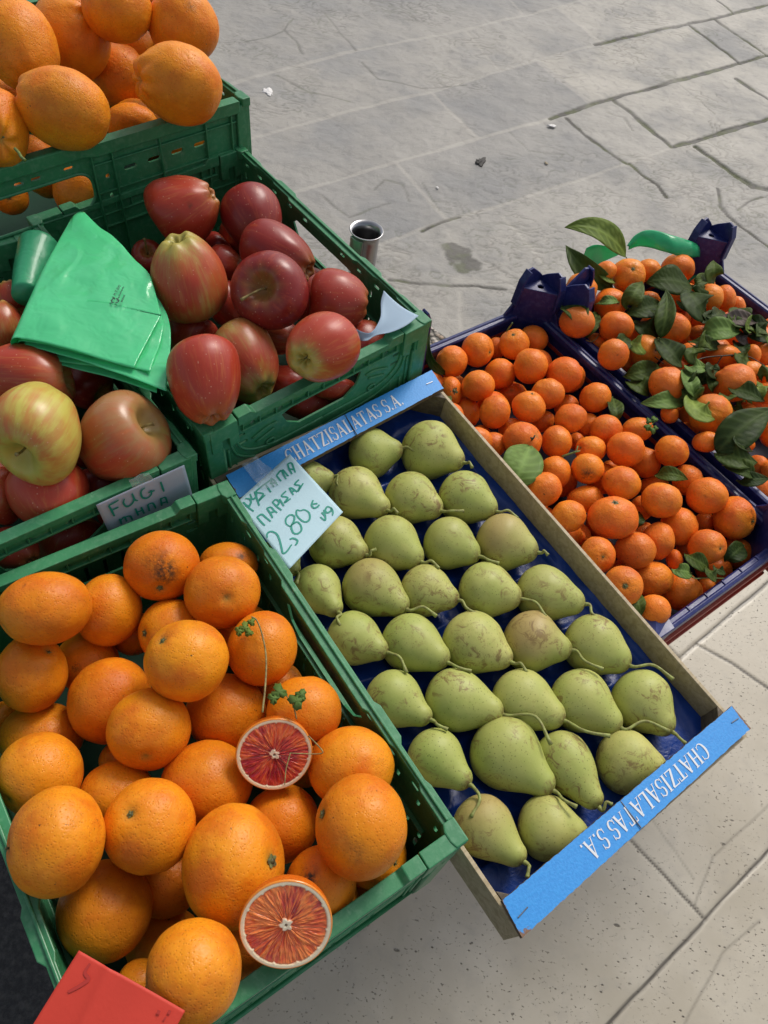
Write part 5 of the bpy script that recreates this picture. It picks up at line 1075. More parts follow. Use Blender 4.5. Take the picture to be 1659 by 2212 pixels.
for i, (bx, by, br, nx, ny, sx, sy, tone, blush) in enumerate(PEARS):
    zb = rimz('pear', bx, by)-.030; B = at(bx, by, zb); R = br/F_PX*(zb/ray(bx, by)[2])*(ray(bx, by)@_f)
    zn = zb+.011; Nn = at(nx, ny, zn); ax = Nn-B; l = np.linalg.norm(ax); ex = ax/l; up = np.array([0, 0, 1.]); ey = np.cross(up, ex); ey /= np.linalg.norm(ey); ez = np.cross(ex, ey)
    R *= 1.03; l = max(l, R*1.22); l = l*1.02; sd = i*13+5; nl, nc = 56, 44; x0 = -.90*R; vs = []; fx = []
    t = np.linspace(0, 1, nl+1); xs = x0+(l-x0)*(1-np.cos(t*pi))/2
    q = np.clip(xs/(l*.98), 0, 1); nk = .34+.08*RNG.random(); sh = 1.0+.28*RNG.random()
    body = np.where(xs < 0, np.sqrt(np.clip(1-(xs/x0)**2, 0, 1)), nk+(1-nk)*(.5+.5*np.cos(pi*np.clip(q**sh, 0, 1))))
    endr = np.sqrt(np.clip(1-np.clip((xs-(l-nk*R*.8))/(nk*R*.8), 0, 1)**2, 0, 1)); body = body*endr*R
    bend = (RNG.random()-.5)*.16*l; V0 = []
    A = np.arange(nc)*2*pi/nc
    for k in range(1, nl):
        rr = body[k]; cx_ = xs[k]; off = bend*max(0, cx_/l)**2
        for a in A: V0.append((cx_, off+rr*cos(a), rr*sin(a)))
    V0.append((x0+.10*R, 0, 0)); V0.append((l-.04*R, bend, 0)); V0 = np.array(V0); nrm = V0/R; d = .05*fbm(nrm*.9+sd, sd, 3)+.012*fbm(nrm*3+sd, sd+3, 2); V0[:, 1:] *= (1+d)[:, None]
    m_ = nl-1; fs = []
    for a in range(m_-1):
        for k in range(nc): fs.append((a*nc+k, a*nc+(k+1) % nc, (a+1)*nc+(k+1) % nc, (a+1)*nc+k))
    for k in range(nc): fs.append((m_*nc, (k+1) % nc, k)); fs.append((m_*nc+1, (m_-1)*nc+k, (m_-1)*nc+(k+1) % nc))
    o = mesh_obj('pear', V0, fs, M_PEAR); Mx = Matrix(((ex[0], ey[0], ez[0], B[0]), (ex[1], ey[1], ez[1], B[1]), (ex[2], ey[2], ez[2], B[2]), (0, 0, 0, 1))); o.matrix_world = Mx
    bl = np.clip(blush*np.exp(-((V0[:, 0]+.25*R)/(1.0*R))**2)*np.clip(.45+V0[:, 2]/R+.35*V0[:, 1]/R+.4*fbm(nrm*1.5+sd, 4, 2), 0, 1), 0, 1)
    bot = np.exp(-((V0[:, 0]-x0)/(.14*R))**2)+.7*np.exp(-((V0[:, 0]-l)/(.12*R))**2); col_attr(o.data, 'fx', np.stack([np.clip(bot, 0, 1), bl, bl*0], -1)); o['tone'] = float(tone)
    tag(o, pear_label(i), 'pear', 'pears laid in rows in the blue tray')
    zs = zn+.008+(.010 if i in (21, 22, 18, 26) else 0); E = at(sx, sy, zs); Li = Mx.inverted(); pe = Li @ V(E); dl = pe-Vector((l, bend, 0)); side = Vector((-dl.y, dl.x, 0))*(.16 if i % 2 else -.12)
    if i in (14, 25, 21): side = side*1.7
    p0 = Vector((l-.12*R, bend*.95, 0)); pp = spline([p0, Vector((l, bend, 0))+Vector((.005, 0, .003)), (Vector((l, bend, 0))+pe)/2+side+Vector((0, 0, .004)), pe], 6)
    n_ = len(pp); rr = [.0028-.0013*min(1, k/(n_*.35)) for k in range(n_)]; rr[-1] = .0022; rr[-2] = .0020; rr[-3] = .0017
    m = MB(); m.tube(pp, rr, 9); so_ = m.build('stem', None, o, True); me = so_.data; me.materials.append(M_PSTEM)
    pw.append((B, Nn, R))
# ------------------------------------------------------------------ blue film insert of the pear tray
M, W, L = FR['pear']; Mi = M.inverted(); segs = []
for B, Nn, R in pw: a, b = Mi @ V(B), Mi @ V(Nn); segs.append((a.x, a.y, b.x, b.y, R, a.z))
nx, ny = 150, 236; X, Y = np.meshgrid(np.linspace(-W+.0045, -.0045, nx), np.linspace(-EX+.006, L+.014, ny)); Z = np.full(X.shape, 9.)
for ax, ay, bx, by, R, z in segs:
    dx, dy = bx-ax, by-ay; t = np.clip(((X-ax)*dx+(Y-ay)*dy)/(dx*dx+dy*dy), 0, 1); d = np.hypot(X-ax-t*dx, Y-ay-t*dy); rr = R*(1-.5*t)
    zz = z-R*(1-.25*t)*.98+np.clip(d-.1*rr, 0, 9)**2*15.; Z = np.minimum(Z, zz)
lid = -.041+0*Y; Z = -np.log(np.exp(-Z*260)+np.exp(-lid*260))/260
P3 = np.stack([X, Y, X*0], -1); Z += .0016*fbm(P3*40, 3, 3)+.0008*np.abs(fbm(P3*70, 9, 2)); Z = np.maximum(Z, -TD+.001)
edge = np.minimum(np.minimum(X-X.min(), X.max()-X), np.minimum(Y-Y.min(), Y.max()-Y)); Z = np.where(edge < .014, np.maximum(Z, -.043), Z); Z = np.where(Y < .03, np.maximum(Z, -.043+.0*Y), Z)
idx = np.arange(nx*ny).reshape(ny, nx); q = np.stack([idx[:-1, :-1], idx[:-1, 1:], idx[1:, 1:], idx[1:, :-1]], -1).reshape(-1, 4)
mesh_obj('moulded_insert', np.stack([X, Y, Z], -1).reshape(-1, 3), [tuple(r) for r in q], M_TRAY, pt)

# ------------------------------------------------------------------ papers with handwriting
def plane_of(pts):
    P = [np.array(p) for p in pts]; n = np.cross(P[1]-P[0], P[2]-P[0]); return P[0], n/np.linalg.norm(n)
def on_plane(pl, px, py, lift=0.):
    p0, n = pl; d = ray(px, py); o = np.array([0, 0, H]); t = n@(p0-o)/(n@d); p = o+d*t
    if n@d > 0: n = -n
    return p+n*lift
def sheet(name, corners, mat, parent, nu=24, nv=24, warp=lambda u, v: 0., th=.00025):
    A, Bc, Cc, D = [np.array(c) for c in corners]; n = np.cross(Bc-A, D-A); n /= np.linalg.norm(n)
    if n[2] < 0: n = -n
    vs = []
    for i in range(nu+1):
        for j in range(nv+1): u, v = i/nu, j/nv; p = (A*(1-u)+Bc*u)*(1-v)+(D*(1-u)+Cc*u)*v; vs.append(p+n*warp(u, v))
    fs = [(i*(nv+1)+j, (i+1)*(nv+1)+j, (i+1)*(nv+1)+j+1, i*(nv+1)+j+1) for i in range(nu) for j in range(nv)]
    o = mesh_obj(name, vs, fs, mat, parent); s = o.modifiers.new('thickness', 'SOLIDIFY'); s.thickness = th; s.offset = -1; return o
def ink(name, pl, strokes, zone, w, parent, mat=None, lift=.0006):
    m = MB()
    for si, st in enumerate(strokes):
        pts = spline(st, 5) if len(st) > 2 else [np.array(st[0], float), (np.array(st[0])+np.array(st[1]))/2, np.array(st[1], float)]
        P = [on_plane(pl, *zc([p], *zone)[0], lift+.00004*(si % 5)) for p in pts]; n = pl[1] if pl[1]@(_f) < 0 else -pl[1]; L_, R_ = [], []; N_ = len(P)
        for i, p in enumerate(P):
            t = P[min(i+1, N_-1)]-P[max(i-1, 0)]; t = t/(np.linalg.norm(t)+1e-9); b = np.cross(n, t); ww = w*(.42+.58*math.sin(pi*min(1, max(0, (i+.9)/(N_+.8))))**.35); L_.append(p+b*ww/2); R_.append(p-b*ww/2)
        k = len(m.v); m.add(L_+R_, [(i, i+1, N_+i+1, N_+i) for i in range(N_-1)])
    return m.build(name, mat or M_INK, parent, recalc=False)
Z6 = (600, 1450, .3315)
c_top, c_right, c_bot, c_left = zc([(1035, 85), (1558, 655), (1030, 1215), (512, 560)], *Z6)
zS = -.652; S = [at(*c_left, -.640), at(*c_top, -.6555), at(*c_right, -.650), at(*c_bot, -.650)]
pl = plane_of([at(*c_top, -.6555), at(*c_right, -.650), at(*c_bot, -.648)]); S = [on_plane(pl, *c) for c in (c_left, c_top, c_right, c_bot)]
e = empty('price_sign', Matrix.Translation(V(sum(S)/4))); tag(e, 'pale blue paper price sign reading 2,80 in green marker over the pears', 'price sign')
def child_world(o, e): o.parent = e; o.matrix_parent_inverse = e.matrix_world.inverted() if False else Matrix.Translation(-e.matrix_world.translation); return o
pp_ = child_world(sheet('paper', S, M_PAPER, None), e)
STR = [[(585,560),(640,655)],[(590,640),(645,650),(680,650)],[(590,545),(610,520)], # K remnant
 [(575,560),(612,590),(650,600)],
 [(585,560),(615,600),(682,650)],[(600,525),(640,530),(655,560),(635,600),(612,590)],
 [(645,480),(668,530),(700,515),(712,470)],[(690,455),(712,520),(735,595)],
 [(775,395),(705,460),(775,480),(725,552),(795,490)],
 [(755,410),(850,340)],[(795,380),(850,462)],
 [(850,325),(858,375),(880,412)],[(850,325),(885,350),(915,395)],[(840,378),(890,372)],
 [(905,300),(950,355)],[(905,300),(950,250),(975,290),(1000,335)],
 [(965,240),(1022,305)],
 [(1015,185),(1030,235),(1058,285)],[(1015,185),(1050,175),(1070,215),(1090,270)],[(1025,235),(1085,240)],
 [(715,705),(755,755),(792,790)],[(715,705),(760,680),(800,710),(850,750)],
 [(810,620),(845,670),(868,715)],[(810,620),(850,610),(880,640),(912,665)],[(840,665),(890,650)],
 [(865,560),(905,600),(955,640)],[(865,560),(900,535),(930,560),(915,590),(890,595)],
 [(935,530),(978,598)],
 [(1000,450),(955,500),(1015,515),(985,565),(1045,525)],
 [(1030,420),(1050,455),(1072,490)],[(1030,420),(1060,425),(1110,460)],[(1045,460),(1085,445)],
 [(1125,340),(1085,385),(1135,400),(1115,455),(1168,375)],
 [(1140,645),(1105,640),(1105,690),(1160,745),(1205,752),(1232,720),(1225,665),(1180,635),(1140,645)],
 [(1040,800),(1000,770),(1000,720),(1040,685),(1080,700),(1075,750),(1050,800),(1070,860),(1110,870),(1148,840),(1145,790),(1110,755),(1075,770),(1040,800)],
 [(815,910),(815,870),(850,848),(905,870),(935,930),(955,1010),(970,1062),(1010,1040),(1055,975)],
 [(1035,925),(1070,915),(1110,935),(1105,965),(1090,982)],
 [(1265,540),(1250,590),(1275,618),(1310,605),(1325,585)],[(1262,580),(1308,572)],
 [(1335,705),(1380,738),(1385,700),(1370,635)],[(1385,700),(1350,660)],[(1440,615),(1405,605),(1385,640),(1405,665),(1445,640),(1440,615),(1460,655),(1455,690)]]
o = ink('handwriting', (pl[0], pl[1]), STR[3:], Z6, .0021, pp_)
tz_ = zc([(690, 350), (860, 240), (930, 400), (760, 440)], *Z6)
tp_ = zc([(560, 200), (710, 110), (860, 240), (690, 350)], *Z6)
o = sheet('adhesive_tape', [on_plane(pl, *p, .0012) for p in tz_], M_TAPE, pp_, 6, 6, th=.0001)
o = sheet('adhesive_tape', [at(*p, -.6665) for p in tp_], M_TAPE, None, 10, 10, warp=lambda u, v: .0012*sin(9*u+5*v)+.0008, th=.0001); child_world(o, e)

# FUGI paper, taped on the outer face of the striped-apple crate
Mf, Wf, Lf = FR['fuji']; n_ = np.array((Mf.to_3x3() @ Vector((0, -1, 0)))[:]); p0 = np.array((Mf @ Vector((0, -.0035, 0)))[:]); plf = (p0, n_)
ZF = (0, 1400, .4219)
q = zc([(740, 578), (1420, 268), (1475, 468), (825, 760)], *ZF); S = [on_plane(plf, *p) for p in q]; dn = (S[3]-S[0])
S[3] = S[0]+dn*2.0; S[2] = S[1]+dn*2.0
e = empty('paper_sign', Matrix.Translation(V(sum(S)/4))); tag(e, 'pale paper with FUGI written in green, taped to a crate front', 'paper sign')
pp_ = child_world(sheet('paper', S, M_PAPERW, None, warp=lambda u, v: .0008*sin(3*v), th=.0002), e)
SF = [[(835,578),(860,620),(880,660)],[(835,578),(880,555),(912,535)],[(855,615),(895,598),(912,590)],
 [(955,525),(950,560),(975,585),(1010,570),(1030,530),(1015,485)],[(1015,485),(1035,530),(1060,540)],
 [(1115,440),(1085,470),(1095,515),(1135,520),(1165,490),(1160,460)],[(1140,478),(1190,462)],[(1235,395),(1262,470)],
 [(920,680),(935,720)],[(925,695),(955,665),(975,700)],[(955,668),(1000,660),(1020,690)],
 [(1040,600),(1065,655)],[(1050,630),(1090,615)],[(1085,590),(1110,640)],[(1135,570),(1150,620)],[(1135,570),(1175,560),(1200,600)],
 [(1235,520),(1245,580)],[(1235,530),(1270,515),(1290,560)],[(1240,560),(1280,548)]]
o = ink('handwriting', (p0+n_*.0008, n_), SF, ZF, .0021, pp_, lift=.0009)
tq = zc([(985, 375), (1135, 315), (1185, 375), (1020, 440)], *ZF); o = sheet('adhesive_tape', [on_plane((p0+n_*.001, n_), *p, .0015) for p in tq], M_TAPE, pp_, 8, 8, warp=lambda u, v: .001*sin(8*u), th=.0001)

# red paper leaning over the front-left corner
ZR = (0, 2600, .4219)
q = zc([(610, 1170), (1430, 1635)], *ZR); A, B_ = at(*q[0], -.578), at(*q[1], -.578)
lw = zc([(255, 1745)], *ZR)[0]; D = at(*lw, -.585); dn = (D-A)*1.75; dn2 = dn.copy(); plr = plane_of([A, B_, D])
e = empty('red_card', Matrix.Translation(V((A+B_)/2))); tag(e, 'red paper card at the bottom edge, propped on the front crate', 'card')
pp_ = child_world(sheet('paper', [A, B_, B_+dn2*.98, A+dn], M_REDP, None, 40, 40, warp=lambda u, v: .0018*math.exp(-((u-.30-.1*v)/.05)**2)*(1 if v < .9 else .5)+.0006*sin(7*u+4*v), th=.0004), e)
m_ = N('smudged_pencil').fin((.42, .03, .02), .6)
o = ink('pencil_marks', plr, [[(700,1270),(660,1340),(690,1390),(640,1430),(590,1460),(530,1490)],[(1215,1640),(1240,1650)],[(1300,1640),(1320,1650)],[(1270,1690),(1280,1700)]], ZR, .0022, pp_, m_, .0016)

# curled blue-white paper in the corner of the dark red apple crate
ZP = (600, 900, .5425)
def pz(x, y, dz): (a, b), = zc([(x, y)], *ZP); return at(a, b, rimz('apple', a, b)+dz/1000)
top_ = spline([pz(985, 235, -6), pz(1010, 290, -8), pz(1050, 325, -2), pz(1120, 335, 2), pz(1175, 250, 6), pz(1180, 150, 9), pz(1197, 85, 12)], 6)
bot_ = spline([pz(1038, 372, -14), pz(1060, 385, -8), pz(1100, 385, 0), pz(1150, 352, 4), pz(1240, 335, 8), pz(1330, 295, 9), pz(1406, 236, 8)], 6)
vs = []; nn = len(top_); nv = 10
for a, b in zip(top_, bot_):
    for j in range(nv+1): t = j/nv; vs.append(a*(1-t)+b*t+np.array([0, 0, -.004*sin(pi*t)]))
o = mesh_obj('curled_paper', vs, [(i*(nv+1)+j, (i+1)*(nv+1)+j, (i+1)*(nv+1)+j+1, i*(nv+1)+j+1) for i in range(nn-1) for j in range(nv)], papermat('curled_paper', (.50, .66, .80), .3)); s = o.modifiers.new('thickness', 'SOLIDIFY'); s.thickness = .0003
tag(o, 'curled pale blue paper on the front right corner of the red apple crate', 'paper')

# ------------------------------------------------------------------ folded green carrier bags
ZE = (0, 600, .4219)
def be(x, y, z): (a, b), = zc([(x, y)], *ZE); return at(a, b, z)
e = empty('plastic_bag', Matrix.Translation(V(be(700, 900, -.56)))); tag(e, 'folded stack of shiny green carrier bags lying on the apples', 'plastic bag')
def fold(layers):
    for k, (Lp, Rp, r0, r1, ext, sh) in enumerate(layers):
        Lc, Rc = spline(Lp, 20), spline(Rp, 20); n = 84
        def rs_(C_):
            A_ = np.array(C_); dd_ = np.concatenate([[0], np.cumsum(np.linalg.norm(np.diff(A_, axis=0), axis=1))]); tt_ = np.linspace(0, dd_[-1], n); return list(np.stack([np.interp(tt_, dd_, A_[:, c]) for c in range(3)], -1))
        Lc, Rc = rs_(Lc), rs_(Rc); nt, na = 80, 12; vs = []
        for i in range(n):
            v = i/(n-1); r = r0+(r1-r0)*v; a, b = Lc[i], Rc[i]; ax = (b-a); wd = np.linalg.norm(ax); ax /= wd; up = np.array([0, 0, 1.])-ax*ax[2]; up /= np.linalg.norm(up); c = a+ax*r
            for j in range(nt+1): t = 1-j/nt; p = c+ax*(wd-r)*t; P_ = np.array([[p[0]*14, p[1]*14, k*3.]]); w1 = .0040*fbm(P_, 5, 2)[0]+.0016*abs(fbm(P_*np.array([2.2, 2.2, 1])+7, 9, 2)[0])+.0024*max(0, 1-6*abs(fbm(P_*np.array([1.6, .9, 1])+3, 19, 2)[0]))*max(0, fbm(P_*.9+5, 29, 2)[0]+.25); vs.append(p+up*(w1*min(1, 5*t+.1)+.002*sin(pi*t)))
            for j in range(1, na): w = pi*j/na; vs.append(c-ax*r*sin(w)+up*(-r+r*cos(w)))
            for j in range(nt+1): t = j/nt; vs.append(c+ax*(wd*ext-r)*t+up*(-2*r*(1-.55*t))+up*.0012*sin(9*t+2*v))
        m_ = 2*(nt+1)+na-1; fs = [(i*m_+j, i*m_+j+1, (i+1)*m_+j+1, (i+1)*m_+j) for i in range(n-1) for j in range(m_-1)]
        o = mesh_obj('folded_film', vs, fs, M_BAG); s = o.modifiers.new('thickness', 'SOLIDIFY'); s.thickness = .00018; child_world(o, e)
zt_ = -.556
fold([([be(545, 262, zt_), be(430, 450, zt_+.004), be(325, 630, zt_+.006), be(190, 900, zt_+.008), be(80, 1130, zt_+.008), be(65, 1165, zt_+.008)], [be(650, 225, zt_), be(770, 350, zt_), be(890, 430, zt_), be(1050, 600, zt_), be(1150, 705, zt_), be(1215, 900, zt_-.002), be(1240, 1015, zt_-.002), be(1240, 1020, zt_-.002), be(1032, 1408, zt_)], .0015, .0110, 1.0, 0),
      ([be(560, 300, zt_-.003), be(440, 500, zt_), be(345, 680, zt_+.001), be(235, 930, zt_+.002), be(120, 1195, zt_+.001)], [be(660, 300, zt_-.004), be(900, 480, zt_-.004), be(1060, 640, zt_-.005), be(1258, 1040, zt_-.007), be(1160, 1452, zt_-.006)], .0012, .0085, 1.02, 0),
      ([be(575, 340, zt_-.006), be(450, 540, zt_-.004), be(380, 720, zt_-.003), be(270, 980, zt_-.003), be(165, 1232, zt_-.003)], [be(680, 360, zt_-.008), be(920, 540, zt_-.009), be(1080, 700, zt_-.010), be(1305, 1060, zt_-.013), be(1285, 1598, zt_-.012)], .001, .0062, .93, 0)])
rp = spline([be(325, 430, -.580), be(290, 530, -.580), be(240, 690, -.580), be(205, 860, -.580)], 8); m = MB(); nr_ = len(rp)
m.tube(rp, [(.0245*math.sqrt(min(1, .05+5*k/nr_)))*(1-.40*(k/nr_)) for k in range(nr_)], 30)
o = m.build('rolled_end', bagmat('dark_green_film', (.04, .36, .17), .4, .3, .010), None, True); child_world(o, e)
plb = plane_of([be(840, 820, zt_+.003), be(980, 820, zt_+.003), be(900, 950, zt_+.003)])
def rotglyph(x0, y0, strokes, s, ang=-78):
    c, d = cos(rad(ang)), sin(rad(ang)); return [[(x0+s*(a*c-b*d), y0+s*(a*d+b*c)) for a, b in st] for st in strokes]
GL = {'A': [[(0, 10), (3.5, 0), (7, 10)], [(1.5, 6.5), (5.5, 6.5)]], 'M': [[(0, 10), (1, 0)], [(1, 0), (4, 7)], [(4, 7), (7, 0)], [(7, 0), (8, 10)]], 'T': [[(0, 0), (7, 0)], [(3.5, 0), (3.5, 10)]],
      'B': [[(0, 0), (0, 10)], [(0, 0), (5, 1), (5, 4), (0, 5)], [(0, 5), (6, 6), (6, 9), (0, 10)]], 'I': [[(1, 0), (1, 10)]], 'O': [[(3, 0), (6, 3), (6, 7), (3, 10), (0, 7), (0, 3), (3, 0)]], 'e': [[(0, 7), (5, 6), (3, 4), (0, 6), (1, 10), (5, 9)]], 'n': [[(0, 4), (0, 10)], [(0, 5), (3, 4), (5, 6), (5, 10)]], 'g': [[(5, 4), (0, 5), (0, 9), (5, 9)], [(5, 4), (5, 12), (1, 13)]], 'c': [[(5, 5), (1, 4), (0, 8), (5, 9)]], 'o': [[(2.5, 4), (5, 7), (2.5, 10), (0, 7), (2.5, 4)]], 'F': [[(0, 0), (0, 10)], [(0, 0), (5, 0)], [(0, 5), (4, 5)]], 'r': [[(0, 4), (0, 10)], [(0, 6), (3, 4)]], 'i': [[(1, 4), (1, 10)]], 'd': [[(5, 0), (5, 10)], [(5, 5), (0, 5), (0, 10), (5, 9)]], 'l': [[(1, 0), (1, 10)]], 'y': [[(0, 4), (3, 9)], [(6, 4), (1, 13)]], 's': [[(5, 4), (0, 5), (5, 8), (0, 10)]], 'E': [[(5, 0), (0, 0)], [(0, 0), (0, 10)], [(0, 5), (4, 5)], [(0, 10), (5, 10)]], 'D': [[(0, 0), (0, 10)], [(0, 0), (6, 3), (6, 7), (0, 10)]], '.': [[(1, 9), (1.5, 10)]], '2': [[(0, 2), (3, 0), (5, 3), (0, 10)], [(0, 10), (6, 10)]], '0': [[(3, 0), (6, 5), (3, 10), (0, 5), (3, 0)]]}
def words(txt, x0, y0, s, ang):
    out = []; x = 0
    for ch in txt:
        if ch in GL: out += [[(x+a, b) for a, b in st] for st in GL[ch]]; x += max(a for st in GL[ch] for a, b in st)+2.2
        else: x += 5
    return rotglyph(x0, y0, out, s, ang)
st = words('A.M.T BIO', 868, 905, 1.9, -62)+words('Being Eco Friendly', 905, 925, 1.05, -66)+words('BIO2002', 938, 935, 1.1, -66)
ar = [[(875, 918), (885, 908), (893, 920)], [(868, 938), (866, 926), (876, 920)], [(882, 945), (872, 945), (868, 938)], [(898, 946), (918, 940)], [(918, 940), (922, 928), (912, 918)], [(900, 912), (915, 915)]]
o = ink('recycling_print', plb, st, ZE, .00055, None, flat('dark_print', (.012, .09, .045), .5), .0052); child_world(o, e)
o = ink('recycling_print', plb, ar, ZE, .0016, None, bpy.data.materials['dark_print'], .0052); child_world(o, e)

# thin green bag knotted round the far post of the leafy crate
def bl(x, y, dz): (a, b), = zc([(x, y)], *ZB); return at(a, b, rimz('leafy', a, b)+dz/1000)
e = empty('plastic_bag', Matrix.Translation(V(bl(900, 430, 5)))); tag(e, 'thin green bag tied round the far corner post of the leafy crate', 'plastic bag')
def ribbon(top_, bot_, name, nv=10, puff=.006):
    a_, b_ = spline(top_, 8), spline(bot_, 8); n = min(len(a_), len(b_)); vs = []
    for i in range(n):
        for j in range(nv+1): t = j/nv; p = a_[i]*(1-t)+b_[i]*t; w = fbm(np.array([[p[0]*40, p[1]*40, p[2]*40]]), 3, 2)[0]; vs.append(p+(-_f)*(puff*sin(pi*t)+.004*w))
    o = mesh_obj(name, vs, [(i*(nv+1)+j, (i+1)*(nv+1)+j, (i+1)*(nv+1)+j+1, i*(nv+1)+j+1) for i in range(n-1) for j in range(nv)], M_BAG2); s = o.modifiers.new('thickness', 'SOLIDIFY'); s.thickness = .0002; child_world(o, e)
ribbon([bl(640, 445, 20), bl(700, 370, 34), bl(800, 330, 52), bl(960, 362, 62), bl(1090, 405, 52), bl(1150, 430, 34)], [bl(650, 475, 12), bl(720, 450, 22), bl(800, 458, 34), bl(960, 500, 42), bl(1080, 522, 34), bl(1168, 522, 20)], 'tied_band')
ribbon([bl(350, 460, -6), bl(400, 440, -5), bl(480, 440, -5), bl(600, 480, -6)], [bl(290, 620, -60), bl(380, 610, -55), bl(470, 560, -50), bl(600, 500, -20)], 'hanging_film', puff=.002)
ribbon([bl(1120, 600, -16), bl(1150, 640, -16), bl(1180, 670, -16)], [bl(1070, 720, -34), bl(1110, 740, -34), bl(1150, 740, -34)], 'inner_film', puff=.002)

# ------------------------------------------------------------------ leaves and twigs
def leaf(reg, base, tip, w, z0, z1, kind, label, key='leafy', arch=.016, bendpx=(0, 0), fold_=.35, roll=0., shape=1.):
    (bx, by), (tx, ty) = zc([base, tip], *reg); s = reg[2]/1.507
    A = at(bx, by, rimz(key, bx, by)+z0/1000); B_ = at(tx, ty, rimz(key, tx, ty)+z1/1000)
    (mx, my), = zc([((base[0]+tip[0])/2+bendpx[0], (base[1]+tip[1])/2+bendpx[1])], *reg); w = w*(1.42 if w < 130 else 1.2 if w < 200 else 1.0); C_ = at(mx, my, rimz(key, mx, my)+(z0+z1)/2000+arch)
    t_depth = (C_-np.array([0, 0, H]))@_f; wd = w*s/F_PX*t_depth/2; n, k = 20, 8; vs = []; fx = []
    for i in range(n+1):
        t = i/n; p = (1-t)**2*A+2*t*(1-t)*(2*C_-.5*A-.5*B_)+t*t*B_; dp = 2*(1-t)*((2*C_-.5*A-.5*B_)-A)+2*t*(B_-(2*C_-.5*A-.5*B_)); dp /= np.linalg.norm(dp)
        nn = -_f*.75+np.array([0, 0, .5]); nn -= dp*(nn@dp); nn /= np.linalg.norm(nn); sd_ = np.cross(dp, nn); c_, s_ = cos(roll), sin(roll); sd_, nn = c_*sd_+s_*nn, c_*nn-s_*sd_
        ww = wd*(sin(pi*t**.82)**.95)*(1-.12*t)*shape*1.10+.0004
        for j in range(-k//2, k//2+1):
            q = j/(k/2); rip = .06*wd*sin(11*t+2*q+w); vs.append(p+sd_*ww*q+nn*(abs(q)**1.3*ww*fold_+rip*abs(q))); vein = 1. if j == 0 else (.55 if (i+abs(j)) % 3 == 0 else 0.); fx.append((vein, 0, 0))
    m_ = k+1; fs = [(i*m_+j, (i+1)*m_+j, (i+1)*m_+j+1, i*m_+j+1) for i in range(n) for j in range(k)]
    o = mesh_obj('leaf', vs, fs, LEAF[kind]); col_attr(o.data, 'fx', fx); s = o.modifiers.new('thickness', 'SOLIDIFY'); s.thickness = .0004; tag(o, label, 'leaf', 'leaves among the clementines')
    m = MB(); d = (vs[k//2]-vs[m_+k//2]); d = d/np.linalg.norm(d); m.tube([A, A+d*.004], .0008, 6); m.build('leaf_stalk', M_GSTEM, o, True)
    return o
